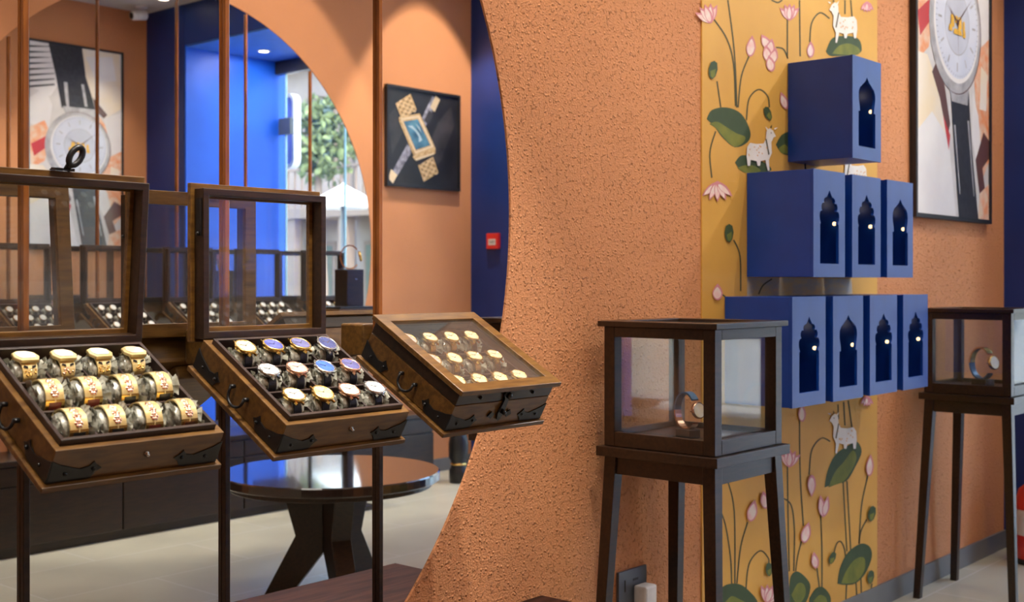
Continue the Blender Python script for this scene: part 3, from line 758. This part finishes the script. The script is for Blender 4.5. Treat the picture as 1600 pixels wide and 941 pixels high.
# ------------------------------------------------------------------ cobalt wall boxes with arched fronts
OGEE = [(1, 0), (1, .50), (.84, .50), (.86, .57), (.95, .64), (1.0, .71), (.97, .78), (.82, .84), (.5, .89), (.22, .935), (0, 1)]
SCAL = [(1, 0), (1, .54), (.92, .54), (.93, .555), (1.02, .59), (1.06, .64), (1.02, .69), (.90, .715), (.78, .715), (.86, .745), (.86, .785), (.76, .82), (.56, .825), (.60, .85), (.56, .88), (.42, .90), (.28, .905), (.20, .93), (.10, .965), (0, 1)]
M_GLOW = mat('small_led', (1, .75, .4), emit=2.6, emitc=(1, .62, .28))
def wall_box(sx, zb, arch, label):
    w_, d_, h_ = .270, .281, .418
    t = thing('arched_wall_box', label, 'wall box', (sx, YM - .0065, zb), group='cobalt boxes with arched fronts stacked on the wall')
    b_ = MB().box(0, .012, -d_, -.001, 0, h_).box(w_ - .012, w_, -d_, -.001, 0, h_).box(.012, w_ - .012, -d_, -.001, 0, .012).box(.012, w_ - .012, -d_, -.001, h_ - .012, h_).box(.012, w_ - .012, -.010, -.001, .012, h_ - .012)
    b_.build('body', M_BOX, t, bevel=.0012)
    prof = OGEE if arch == 'pointed' else SCAL
    hw, oh, ob = .080, .29, .052; cx = w_ / 2
    P = [(cx + p[0] * hw, ob + p[1] * oh) for p in prof] + [(cx - p[0] * hw, ob + p[1] * oh) for p in reversed(prof[:-1])]
    MB().prism([rect(-.001, w_ + .001, -.001, h_ + .001), P], -d_ - .012, -d_ - .0002).build('arched_front', M_BOX, t, bevel=.0006, fix=True)
    MB().box(cx - .06, cx + .0, -.13, -.06, .0125, .075).build('inner_block', mat('pale_block', (.62, .58, .50), .6), t, bevel=.003)
    MB().lathe([(0, -.008), (.006, -.006), (.008, 0), (.006, .006), (0, .008)], 14, M=TM(cx + .1145, -d_ + .024, .215)).build('lamp', M_GLOW, t)
    l = light('wall_box_lamp', 'POINT', (sx + cx + .03, YM - .0065 - d_ + .11, zb + .30), .03, (1, .85, .7), shadow_soft_size=.012)
    return t
W0 = 4.14; PI_ = .3365
for i, a in enumerate(['scalloped', 'pointed', 'scalloped', 'scalloped']):
    wall_box(W0 + i * PI_, HC - .477, a, 'cobalt box with %s arch, %s from the left in the bottom row of four' % (a, ORD[i]))
for i, a in enumerate(['scalloped', 'scalloped', 'pointed']):
    wall_box(4.31 + i * PI_, HC + .018, a, 'cobalt box with %s arch, %s from the left in the row of three' % (a, ORD[i]))
wall_box(4.65, HC + .506, 'pointed', 'single cobalt box with pointed arch at the top of the stack')
cbl = MB().tube([(4.76, YM - .03, HC + .505), (4.757, YM - .034, HC + .475), (4.75, YM - .03, HC + .44)], .004, 6).build('power_cable', M_BLACK)
tag(cbl, 'short black cable between the top blue box and the row below', 'cable')

# ------------------------------------------------------------------ mural panel
C_OCH = mat('ochre_mural_paper', (.74, .43, .085), .6, color2=(.62, .34, .06), scale=2.2, bump=.4, bscale=160, bdist=.0012, lo=.3, hi=.75)
C_STEM = mat('mural_stem', (.075, .075, .03), .7)
C_LEAF = mat('mural_leaf_dark', (.045, .085, .035), .7, scale=12)
C_LEAFL = mat('mural_leaf_light', (.20, .22, .03), .7, color2=(.12, .16, .03), scale=12)
C_PET = mat('mural_petal', (.82, .72, .66), .7, color2=(.80, .45, .45), scale=22, lo=.25, hi=.6)
C_PINK = mat('mural_petal_edge', (.66, .26, .30), .7)
C_COW = mat('mural_cow_white', (.86, .85, .80), .7)
C_SPOT = mat('mural_cow_spot', (.75, .45, .18), .7)
C_GREY = mat('mural_grey_band', (.42, .42, .38), .6, color2=(.62, .47, .22), scale=10, stretch=(1, 1, 3))
MUM = [C_OCH, C_STEM, C_LEAF, C_LEAFL, C_PET, C_PINK, C_COW, C_SPOT, C_GREY]
mu = MB().box(3.978, 5.535, YM - .006, YM - .0005, .0, ZC - .02, 0)
lay = [0]
def art(pts, mi, mapf, mb, y0, step=.00004, sgn=-1):
    lay[0] += 1
    q = [mapf(*p) for p in pts]
    q = [(a, y0 + sgn * (.0006 + lay[0] * step), b_) for a, b_ in q]
    ar = sum(q[i][0] * q[(i + 1) % len(q)][2] - q[(i + 1) % len(q)][0] * q[i][2] for i in range(len(q)))
    if (ar > 0) == (sgn > 0): q = q[::-1]
    mb.poly(q, mi)
MP = lambda x, y: wall_pt(x, y, YM - .006)
def A(pts, mi): art(pts, mi, MP, mu, YM - .006)
def smooth(P, n=6):
    Q = []
    for i in range(len(P) - 1):
        p0 = P[max(i - 1, 0)]; p1 = P[i]; p2 = P[i + 1]; p3 = P[min(i + 2, len(P) - 1)]
        for k in range(n):
            t = k / n
            Q.append(tuple(.5 * (2 * p1[j] + (p2[j] - p0[j]) * t + (2 * p0[j] - 5 * p1[j] + 4 * p2[j] - p3[j]) * t * t + (3 * p1[j] - p0[j] - 3 * p2[j] + p3[j]) * t ** 3) for j in (0, 1)))
    return Q + [P[-1]]
def stem(P, w_=1.1):
    P = smooth(P); L = []; Rr = []
    for i, p in enumerate(P):
        a = P[max(i - 1, 0)]; b_ = P[min(i + 1, len(P) - 1)]
        dx, dy = b_[0] - a[0], b_[1] - a[1]; l = math.hypot(dx, dy) or 1
        L.append((p[0] - dy / l * w_, p[1] + dx / l * w_)); Rr.append((p[0] + dy / l * w_, p[1] - dx / l * w_))
    for i in range(len(P) - 1): A([L[i], L[i + 1], Rr[i + 1], Rr[i]], 1); lay[0] -= 1
def blob(cx, cy, rx, ry, mi, ang=0, n=16, tip=0):
    P = []
    for k in range(n):
        a = 2 * PI * k / n; r_ = 1 + (tip if k == n // 4 * 3 else 0)
        x, y = rx * math.cos(a) * (1 - .35 * max(0, -math.sin(a)) if tip else 1), ry * math.sin(a) * r_
        P.append((cx + x * math.cos(R(ang)) - y * math.sin(R(ang)), cy + x * math.sin(R(ang)) + y * math.cos(R(ang))))
    A(P, mi)
def bud(x, y, rx=6.5, ry=15, ang=0):
    blob(x, y, rx + 1, ry + 1.2, 5, ang, tip=.15); blob(x - .5, y + 1, rx - .8, ry - 2.2, 4, ang, tip=.1)
def lotus(x, y, s=1, ang=0):
    for a in (-42, 42, -20, 20, 0):
        an = R(ang + a); bud(x + math.sin(an) * 11 * s, y - math.cos(an) * 13 * s, 5 * s, 14 * s, ang + a)
def pod(x, y, ang=0, s=1):
    c, n_ = math.cos(R(ang)), math.sin(R(ang))
    A([(x + (u * c - v * n_) * s, y + (u * n_ + v * c) * s) for u, v in ((-7, -2), (-5, -12), (0, -15), (5, -12), (7, -2), (5, 9), (1, 14), (-3, 12), (-6, 6))], 2)
    A([(x + (u * c - v * n_) * s, y + (u * n_ + v * c) * s) for u, v in ((-4, 2), (4, -3), (4, 8), (1, 12), (-2, 10))], 3)
def leaf(P, Q): A(smooth(P + [P[0]], 4)[:-1], 2); A(smooth(Q + [Q[0]], 4)[:-1], 3)
def cow(x, y, s=1, fl=1):
    """white cow, x,y the middle of the back; fl=1 head to the left"""
    T = lambda L: [(x + fl * u * s, y + v * s) for u, v in L]
    A(T([(-22, -26), (-16, -30), (-11, -24), (-10, -12), (-6, -4), (6, -3), (17, -5), (22, 2), (23, 18), (21, 34), (17, 34), (16, 24), (6, 26), (4, 34), (0, 34), (-1, 26), (-9, 24), (-13, 42), (-16, 42), (-15, 24), (-20, 12), (-19, -6), (-23, -14), (-27, -16)]), 6)
    A(T([(-25, -27), (-30, -31), (-24, -30)]), 6); A(T([(-14, -28), (-9, -33), (-12, -25)]), 6)
    A(T([(-20, -30), (-20, -36), (-17, -31)]), 1)
    A(T([(-11, -12), (-9, -11), (-14, 16), (-16, 14)]), 1)
    A(T([(-20, -22), (-18, -23), (-18, -20)]), 1)
    r_ = random.Random(int(x))
    for k in range(12):
        u, v = r_.uniform(-12, 20), r_.uniform(0, 20); blob(x + fl * u * s, y + v * s, .9, 1.3, 7, n=8)
# flat grey band between the rows
A([(1167, 434), (1330, 436), (1332, 461), (1167, 463)], 8)
for P in ([(1113, 27), (1135, 60), (1146, 100), (1149, 166)], [(1137, 0), (1145, 60), (1149, 110), (1151, 168)], [(1170, 88), (1158, 120), (1153, 168)],
          [(1212, 74), (1224, 77), (1231, 92)], [(1230, 30), (1230, 90)], [(1249, 0), (1250, 88)], [(1265, 66), (1268, 36), (1281, 20), (1296, 29)],
          [(1320, 0), (1320, 22)], [(1329, 0), (1331, 26)], [(1120, 127), (1126, 168)], [(1166, 188), (1170, 155), (1185, 140), (1199, 150), (1202, 168)],
          [(1118, 205), (1109, 238), (1112, 278)], [(1146, 375), (1156, 400), (1157, 455)], [(1126, 460), (1132, 463), (1136, 472)], [(1185, 460), (1192, 446), (1206, 436)],
          [(1249, 652), (1250, 740), (1255, 822)], [(1230, 725), (1231, 800), (1233, 893)], [(1137, 752), (1147, 800), (1148, 912)], [(1168, 816), (1157, 855), (1151, 912)],
          [(1165, 925), (1170, 882), (1187, 861), (1200, 872), (1201, 884)], [(1222, 778), (1236, 790), (1241, 830), (1240, 893)], [(1252, 846), (1246, 870), (1243, 893)],
          [(1264, 742), (1268, 704), (1283, 685), (1297, 690)], [(1282, 804), (1284, 860), (1284, 918)], [(1276, 886), (1280, 918)], [(1356, 742), (1346, 790), (1342, 850)],
          [(1354, 812), (1345, 830), (1342, 850)], [(1302, 868), (1307, 850), (1314, 847), (1320, 862), (1322, 890)], [(1317, 752), (1323, 862)], [(1323, 752), (1329, 860)],
          [(1337, 905), (1339, 945)], [(1345, 903), (1346, 945)], [(1309, 632), (1310, 655)], [(1318, 628), (1320, 665)], [(1325, 626), (1331, 668)], [(1323, 905), (1321, 945)],
          [(1122, 790), (1133, 820), (1141, 870), (1143, 912)], [(1362, 912), (1359, 940)], [(1250, 640), (1250, 655)], [(1205, 0), (1215, 4), (1222, 0)]): stem(P)
leaf([(1104, 186), (1112, 172), (1135, 168), (1158, 178), (1172, 205), (1168, 222), (1148, 230), (1128, 214), (1118, 200)], [(1108, 194), (1120, 190), (1134, 198), (1150, 208), (1164, 214), (1160, 224), (1146, 229), (1130, 214), (1118, 200)])
leaf([(1148, 254), (1158, 243), (1176, 246), (1200, 258), (1202, 268), (1162, 268)], [(1152, 262), (1166, 258), (1180, 260), (1188, 268), (1164, 270)])
leaf([(1212, 226), (1222, 210), (1240, 208), (1240, 240), (1222, 240)], [(1216, 232), (1226, 226), (1236, 238), (1222, 240)])
leaf([(1290, 80), (1300, 60), (1320, 56), (1340, 60), (1346, 74), (1340, 84), (1300, 88)], [(1300, 84), (1310, 72), (1326, 68), (1342, 76), (1338, 86)])
leaf([(1288, 762), (1292, 738), (1304, 712), (1322, 698), (1338, 690), (1346, 706), (1336, 730), (1322, 752), (1304, 756)], [(1294, 762), (1304, 738), (1318, 722), (1332, 704), (1338, 716), (1330, 736), (1318, 752), (1304, 758)])
leaf([(1308, 912), (1312, 888), (1324, 864), (1344, 850), (1358, 854), (1362, 870), (1352, 896), (1336, 912), (1318, 914)], [(1314, 912), (1322, 892), (1336, 874), (1350, 872), (1350, 892), (1336, 910)])
leaf([(1118, 945), (1126, 920), (1144, 912), (1164, 918), (1182, 945)], [(1130, 945), (1142, 932), (1154, 936), (1166, 945)])
leaf([(1232, 945), (1234, 905), (1244, 893), (1258, 902), (1266, 918), (1256, 945)], [(1236, 930), (1246, 912), (1256, 914), (1258, 930), (1246, 945)])
leaf([(1264, 935), (1274, 920), (1286, 918), (1297, 932), (1294, 945), (1266, 945)], [(1270, 940), (1280, 930), (1290, 934), (1290, 945)])
lotus(1109, 34, .95, -18); bud(1173, 73, 6.5, 14.5, 6); lotus(1233, 30, .8, 0); bud(1266, 78, 5, 11, 0)
for (x_, y_, a_) in ((1196, 66, -30), (1203, 74, 10), (1198, 84, -10), (1208, 88, 15), (1203, 100, -12)): bud(x_, y_, 6, 11, a_)
lotus(1354, 4, .5, 180); pod(1113, 110, 8); pod(1199, 178, -20, .8); bud(1224, 158, 5, 12, -20)
for a_ in (-50, -25, 0, 25, 48): bud(1120 + 14 * math.sin(R(a_)), 290 + 8 * math.cos(R(a_)), 4.5, 14, 180 - a_)
pod(1138, 365, 0); bud(1120, 457, 7, 11, 0)
cow(1318, 30, .88, 1); cow(1186, 228, .92, -1); cow(1334, 262, .8, 1); cow(1317, 672, .86, 1)
bud(1251, 646, 5, 12); lotus(1231, 728, .85, 4); bud(1266, 758, 5.5, 15, 180); bud(1357, 728, 5, 15, 4); pod(1360, 803, 10, .85)
bud(1282, 792, 5, 15, -8); bud(1288, 792, 4.5, 14, 12); bud(1257, 833, 6.5, 14.5, 14); bud(1271, 876, 5, 11, -8); bud(1173, 799, 7, 15, 12)
pod(1298, 872, 20, .7); pod(1199, 890, 0, .75); pod(1358, 902, 8, .75); lotus(1352, 620, .5, 180); lotus(1196, 940, .9, 20); bud(1192, 782, 6, 12, -10)
mo = mu.build('lotus_mural', MUM)
tag(mo, 'ochre mural strip painted with lotus buds, leaves and white cows behind blue boxes', 'mural')

# ------------------------------------------------------------------ posters
def framed(name, label, x0, x1, z0, z1, y, sgn, bgm, mats, draw):
    t = thing(name, label, 'poster', ((x0 + x1) / 2, y, z0))
    cx = (x0 + x1) / 2; a, b_ = x0 - cx, x1 - cx; H = z1 - z0; fw = .022
    ys = sorted((sgn * -.001, sgn * -.036))
    MB().prism([rect(a, b_, 0, H), rect(a + fw, b_ - fw, fw, H - fw)], ys[0], ys[1]).build('frame', M_BLACK, t, bevel=.001, fix=True)
    mb = MB(); yy = sorted((sgn * -.002, sgn * -.024)); mb.box(a + fw, b_ - fw, yy[0], yy[1], fw, H - fw, 0)
    lay[0] = 0
    Wd, Hh = b_ - a - 2 * fw, H - 2 * fw
    def mapf(u, v): return a + fw + min(max(u, 0), 1) * Wd, fw + min(max(v, 0), 1) * Hh
    def P(pts, mi): art(pts, mi, mapf, mb, sgn * -.024, .00005, -sgn)
    def E(cu, cv, r_, mi, asp=1, n=40, a0=0): P([(cu + r_ * math.cos(2 * PI * k / n + a0) / Wd, cv + asp * r_ * math.sin(2 * PI * k / n + a0) / Hh) for k in range(n)], mi)
    draw(P, E, Wd, Hh)
    mb.build('print', [bgm] + mats, t)
    return t
def pm(n, c, c2=None, sc=6, rough=.35): return mat('print_' + n, c, rough, color2=c2, scale=sc, coat=.15)
PM1 = [pm('black_strap', (.018, .018, .022), (.035, .035, .04), 30), pm('silver', (.50, .50, .52), (.30, .30, .31), 12), pm('pale_dial', (.70, .74, .84), (.60, .65, .76), 5),
       pm('sub_dial', (.60, .64, .74)), pm('amber_motif', (.85, .52, .06), (.75, .42, .05), 40), pm('coral', (.80, .30, .12), (.80, .62, .46), 14), pm('cream_shell', (.86, .72, .48), (.84, .80, .74), 2.5),
       pm('dark_branch', (.12, .05, .04)), pm('white_shell', (.85, .84, .82), (.74, .72, .72), 3), pm('red_coral', (.60, .05, .05))]
def draw_round(P, E, Wd, Hh):
    P([(0, .78), (0, 1), (.22, 1), (.30, .80), (.22, .74)], 9)
    for k in range(8):
        v = .77 + k * .028; P([(0, v), (0, v + .011), (.26, v + .035 - k * .002), (.27, v + .028)], 1)
    P([(.52, 1), (.98, 1), (1, .72), (.82, .66), (.64, .74)], 7); P([(.60, .96), (.9, .98), (.94, .86), (.72, .84)], 9)
    P([(.62, .76), (.70, .70), (.86, .60), (.78, .54), (.66, .62)], 6)
    P([(0, .72), (.16, .78), (.24, .70), (.20, .56), (0, .60)], 9)
    P([(0, .58), (.16, .62), (.24, .54), (.16, .42), (.02, .38)], 6); P([(.02, .50), (.2, .55), (.21, .50), (.05, .44)], 10)
    P([(.80, .66), (1, .70), (1, .46), (.9, .46)], 9); P([(.84, .46), (1, .50), (1, .16), (.92, .12), (.82, .26), (.78, .38)], 6)
    P([(.88, .42), (.98, .40), (.96, .30), (.86, .30)], 7)
    P([(0, .40), (.14, .40), (.34, .30), (.44, .16), (.40, 0), (0, 0)], 7); P([(0, .20), (.20, .26), (.42, .20), (.52, .0), (.0, 0)], 9)
    P([(.20, .36), (.30, .30), (.40, .20), (.44, .24), (.36, .34), (.28, .40)], 8); P([(.34, .26), (.42, .17), (.44, .21)], 10)
    P([(.76, .34), (.84, .28), (.90, .16), (.86, .10), (.74, .22)], 9)
    P([(.80, .16), (.92, .24), (1, .22), (1, .17), (.90, .14), (.96, .06), (1, .05), (1, .02), (.88, .04), (.84, .10)], 8); P([(.86, .07), (1, .10), (1, 0), (.84, 0)], 6)
    P([(.20, 1), (.56, 1), (.60, .86), (.68, .745), (.70, .70), (.34, .69), (.28, .84)], 1)          # upper strap
    P([(.36, .82), (.40, .82), (.42, .70), (.39, .70)], 2); P([(.55, .82), (.58, .82), (.62, .71), (.59, .71)], 2)
    P([(.68, .76), (.84, .68), (.80, .66), (.70, .70)], 8)
    P([(.44, .33), (.70, .34), (.74, .20), (.84, 0), (.56, 0), (.50, .16)], 1)         # lower strap
    P([(.49, .24), (.51, .24), (.58, .06), (.57, .06)], 2); P([(.68, .26), (.70, .26), (.78, .06), (.77, .06)], 2)
    P([(.35, .70), (.72, .70), (.70, .655), (.38, .655)], 2); P([(.42, .34), (.70, .345), (.68, .30), (.46, .30)], 2)
    E(.52, .50, .365, 8); E(.515, .50, .36, 2); E(.53, .505, .315, 9); E(.535, .51, .300, 3); E(.535, .51, .175, 2); E(.535, .51, .170, 4)
    for k in range(12):
        a = PI / 2 - k * PI / 6; r0, r1 = (.215, .262)
        c, s_ = math.cos(a), math.sin(a)
        P([(.535 + (r0 * c - .006 * s_) / Wd, .51 + (r0 * s_ + .006 * c) / Hh), (.535 + (r1 * c - .006 * s_) / Wd, .51 + (r1 * s_ + .006 * c) / Hh), (.535 + (r1 * c + .006 * s_) / Wd, .51 + (r1 * s_ - .006 * c) / Hh), (.535 + (r0 * c + .006 * s_) / Wd, .51 + (r0 * s_ - .006 * c) / Hh)], 2)
    for k in range(60):
        a = k * PI / 30; c, s_ = math.cos(a), math.sin(a)
        P([(.535 + (.280 * c - .0015 * s_) / Wd, .51 + (.280 * s_ + .0015 * c) / Hh), (.535 + (.294 * c - .0015 * s_) / Wd, .51 + (.294 * s_ + .0015 * c) / Hh), (.535 + (.294 * c + .0015 * s_) / Wd, .51 + (.294 * s_ - .0015 * c) / Hh), (.535 + (.280 * c + .0015 * s_) / Wd, .51 + (.280 * s_ - .0015 * c) / Hh)], 1)
    for (u, v, w_, h_) in ((-.075, .02, .05, .07), (-.02, .035, .035, .04), (.03, .02, .05, .07), (.085, .01, .03, .06), (-.10, -.02, .05, .035), (0, -.03, .12, .03), (.09, -.03, .04, .04)):
        cu, cv = .535 + u / Wd, .50 + v / Hh; P([(cu - w_ / 2 / Wd, cv - h_ / 2 / Hh), (cu + w_ / 2 / Wd, cv - h_ / 2.4 / Hh), (cu + w_ / 2.6 / Wd, cv + h_ / 2 / Hh), (cu - w_ / 2.3 / Wd, cv + h_ / 2.2 / Hh)], 5)
    for a, l, w_ in ((38, .25, .006), (152, .16, .008), (-88, .22, .003)):
        c, s_ = math.cos(R(a)), math.sin(R(a)); P([(.535 - w_ * s_ / Wd, .51 + w_ * c / Hh), (.535 + l * c / Wd, .51 + l * s_ / Hh), (.535 + w_ * s_ / Wd, .51 - w_ * c / Hh)], 8)
    E(.535, .51, .016, 8)
framed('watch_poster', 'tall framed poster of a silver watch with black strap on orange wall', 5.925, 6.985, 1.885, 3.97, YM, 1, pm('base', (.72, .70, .68), (.6, .58, .56), 4), PM1, draw_round)
PM2 = [pm('gold_bracelet', (.70, .50, .26), (.45, .28, .10), 60), pm('gold_light', (.80, .64, .40)), pm('teal_dial', (.10, .27, .38), (.03, .10, .17), 9), pm('steel_tube', (.40, .40, .46), (.10, .10, .13), 22), pm('smoke', (.055, .05, .05), (.02, .02, .02), 5), pm('white_swirl', (.45, .60, .66))]
def draw_square(P, E, Wd, Hh):
    def band_(p0, p1, w_, mi):
        dx, dy = (p1[0] - p0[0]) * Wd, (p1[1] - p0[1]) * Hh; l = math.hypot(dx, dy); nx, ny = -dy / l * w_ / 2, dx / l * w_ / 2
        P([(p0[0] + nx / Wd, p0[1] + ny / Hh), (p1[0] + nx / Wd, p1[1] + ny / Hh), (p1[0] - nx / Wd, p1[1] - ny / Hh), (p0[0] - nx / Wd, p0[1] - ny / Hh)], mi)
    P([(.5, .05), (.75, .3), (.95, .7), (.9, .9), (.7, .7), (.55, .4)], 5)
    P([(.05, .3), (.2, .55), (.1, .8), (.0, .7)], 5)
    band_((.66, .96), (.48, .66), .07, 4); band_((.70, .97), (.62, .83), .06, 2); band_((.30, .40), (.02, .02), .075, 4); band_((.08, .12), (.02, .02), .08, 2); band_((.60, .80), (.53, .68), .06, 5)
    # bracelet and square case, leaning
    band_((.20, .90), (.29, .74), .19, 1); band_((.52, .27), (.60, .10), .19, 1)
    for k in range(6):
        for j in range(5):
            for (q0, q1) in (((.20, .90), (.29, .74)), ((.52, .27), (.60, .10))):
                u = q0[0] + (q1[0] - q0[0]) * (k + .5) / 6 + (j - 2) * .042; v = q0[1] + (q1[1] - q0[1]) * (k + .5) / 6 + (j - 2) * .014
                E(u, v, .010, 2 if (k + j) % 2 else 5, .6, 6)
    P([(.14, .70), (.43, .77), (.66, .42), (.66, .36), (.36, .29), (.14, .66)], 1)
    P([(.16, .69), (.425, .75), (.635, .43), (.37, .335)], 2); P([(.19, .67), (.41, .72), (.60, .44), (.375, .36)], 1)
    P([(.205, .66), (.405, .705), (.585, .445), (.378, .375)], 3)
    P([(.26, .62), (.33, .63), (.42, .56), (.47, .49), (.42, .46), (.42, .52), (.36, .58)], 6); P([(.37, .66), (.43, .62), (.46, .56), (.42, .60)], 6)
    P([(.33, .30), (.37, .33), (.64, .42), (.66, .38), (.36, .27)], 1); P([(.36, .28), (.64, .37), (.64, .35), (.38, .26)], 2)
framed('watch_poster', 'square framed poster of a gold square watch, reflected in the mirror', 6.54, 7.375, HC + .75, HC + 1.55, YO, -1, pm('night', (.022, .022, .024), (.012, .012, .012), 5), PM2, draw_square)

# ------------------------------------------------------------------ round table and turned post, met in the mirror
tb = thing('round_table', 'round dark wooden table on crossed slab legs, reflected in the mirror', 'table', (3.98, .36, 0))
M_TTOP = mat('glossy_table_top', (.030, .020, .018), .12, spec=.9, coat=.8, coatr=.05, scale=5, stretch=(1, 8, 1))
MB().lathe([(.534, .572), (.54, .578), (.54, .614), (.534, .62)], 72, sm=False).build('tabletop', M_TTOP, tb)
MB().lathe([(.50, .545), (.505, .55), (.505, .5715)], 72, sm=False).build('under_frame', M_DWOOD, tb)
for k in range(3):
    q = RM('Z', -6 + 120 * k)
    V = [(.03, 0), (.36, 0), (.40, .02), (.15, .34), (.32, .544), (.08, .544), (.03, .50)]
    MB().prism([[(.20, 0), (.33, 0), (.17, .30), (.24, .544), (.08, .544), (.03, .46), (.03, .22)]], -.05, .05, M=q).build('leg', M_DWOOD, tb, bevel=.004, fix=True)
MB().box(-.055, .055, -.055, .055, .22, .46).build('hub', M_DWOOD, tb, bevel=.004)
bp_ = thing('turned_pedestal', 'turned black wooden pedestal with gold bands, reflected beside the cabinet', 'pedestal', (6.86, -1.5, 0))
prof = [(.0, 0), (.072, 0), (.074, .10), (.060, .12), (.060, .17), (.075, .19), (.078, .30), (.066, .36), (.045, .40), (.062, .43), (.064, .47), (.048, .50), (.055, .56), (.068, .63), (.070, .70), (.050, .74), (.062, .78), (.075, .80), (0, .80)]
MB().lathe(prof, 32, cap=False).build('shaft', M_BLACK, bp_)
for z_, r_ in ((.145, .061), (.45, .064), (.74, .052)): MB().lathe([(r_ - .01, -.012), (r_, -.008), (r_ + .003, 0), (r_, .008), (r_ - .01, .012)], 32, M=TM(0, 0, z_), cap=False).build('gold_band', M_GOLD, bp_)
MB().lathe([(0, .801), (.11, .801), (.115, .81), (.11, .825), (0, .825)], 32, cap=False).build('top', M_BLACK, bp_)

# ------------------------------------------------------------------ small wall things
ex = thing('fire_extinguisher', 'red fire extinguisher with black hose standing by the navy wall', 'fire extinguisher', (6.97, 2.24, 0))
MB().lathe([(0, .012), (.074, .012), (.082, .03), (.082, .36), (.07, .41), (.035, .44), (.03, .46), (0, .46)], 32, cap=False).build('cylinder', M_RED, ex)
MB().lathe([(.084, .16), (.084, .30)], 32, cap=False).build('label_band', M_WHITE, ex)
MB().lathe([(0, 0), (.086, 0), (.09, .02), (.084, .03), (0, .03)], 32, cap=False).build('base_ring', M_BLACK, ex)
MB().box(-.02, .02, -.02, .02, .46, .50).box(-.10, .02, -.012, .012, .50, .515).box(-.10, .01, -.01, .01, .47, .48).build('valve', M_BLACK, ex, bevel=.002)
P = smooth([(-.02, .48), (-.13, .50), (-.17, .38), (-.12, .24), (-.09, .15)], 8)
MB().tube([(p[0], -.03, p[1]) for p in P], .010, 8).build('hose', mat('red_hose', (.45, .04, .04), .5), ex)
sk = thing('wall_socket', 'grey socket plate with white plug low on the orange wall', 'socket', (3.515, YM, .40))
MB().box(-.085, .085, -.012, -.0005, 0, .147).build('plate', M_GREYP, sk, bevel=.002)
MB().box(-.05, -.046, -.0135, -.0122, .075, .115).box(.0, .03, -.0135, -.0122, .105, .112).build('slots', M_BLACK, sk)
pg = thing('plug_adaptor', 'white plug pushed into the grey wall socket', 'plug', (3.55, YM - .0128, .42))
MB().box(-.035, .035, -.055, 0, 0, .07).build('body', M_WHITE, pg, bevel=.008)
MB().tube([(0, -.03, 0), (0, -.035, -.1), (.02, -.03, -.40)], .004, 8).build('cord', M_WHITE, pg)
al = thing('fire_alarm_call_point', 'small red fire alarm call point on the navy wall, reflected', 'fire alarm', (XE2, -1.73, HC + .27))
MB().box(-.035, -.001, -.065, .065, 0, .13).build('housing', M_RED, al, bevel=.004)
MB().box(-.0365, -.0352, -.040, .040, .032, .082).build('window', M_WHITE, al)
fc = bpy.data.curves.new('lettering', 'FONT'); fc.body = 'FIRE'; fc.size = .034; fc.extrude = .0004; fc.align_x = 'CENTER'; fc.align_y = 'CENTER'
ft = bpy.data.objects.new('lettering_source', fc); COL.objects.link(ft)
fm_ = bpy.data.meshes.new_from_object(ft.evaluated_get(bpy.context.evaluated_depsgraph_get())); bpy.data.objects.remove(ft)
fo = bpy.data.objects.new('lettering', fm_); COL.objects.link(fo); fo.parent = al; fo.location = (-.0372, 0, .057); fo.rotation_euler = (R(90), 0, R(-90)); fm_.materials.clear(); fm_.materials.append(M_BLACK)
cc = thing('security_camera', 'small white security camera on the ceiling, reflected at the top', 'camera', (7.03, 2.2, ZC))
MB().lathe([(0, 0), (.06, 0), (.06, -.02), (.03, -.03), (0, -.03)], 24, cap=False).build('mount', M_WHITE, cc)
MB().lathe([(0, 0), (.045, 0), (.05, .01), (.05, .15), (.04, .17), (0, .17)], 24, M=TM(.05, .0, -.09) @ RM('Y', -100), cap=False).build('body', M_WHITE, cc)
MB().lathe([(0, .171), (.035, .171)], 24, M=TM(.05, .0, -.09) @ RM('Y', -100), cap=False).build('lens', M_BLACK, cc)
# recessed ceiling downlights
M_LENS = mat('lamp_lens', (1, .9, .75), emit=14, emitc=(1, .88, .70))
def downlight(x, y, z, label):
    t = thing('downlight', label, 'ceiling light', (x, y, z), group='recessed ceiling downlights')
    MB().lathe([(.052, -.001), (.07, -.001), (.07, -.006), (.052, -.010)], 28, cap=False).build('trim_ring', M_WHITE, t)
    MB().lathe([(0, -.004), (.051, -.004)], 28, cap=False).build('lens', M_LENS, t)
k_ = 0
for pos, tgt, wt, deg, bl, colr in SPOTS:
    k_ += 1
    downlight(pos[0], pos[1], ZC, 'round recessed ceiling light shining on the displays, glimpsed reflected above')
    s_ = light('spotlight', 'SPOT', pos, wt, colr, spot_size=R(deg), spot_blend=bl, shadow_soft_size=.04)
    aim(s_, tgt)
downlight(7.0, 1.75, ZC, 'round ceiling light beside the reflected security camera')
downlight(7.95, 1.35, ZV - .02, 'round ceiling light in the blue entrance bay, reflected')
light('entrance_lamp', 'AREA', (7.95, 1.35, ZV - .03), 14, NEUT, shape='DISK', size=.1)
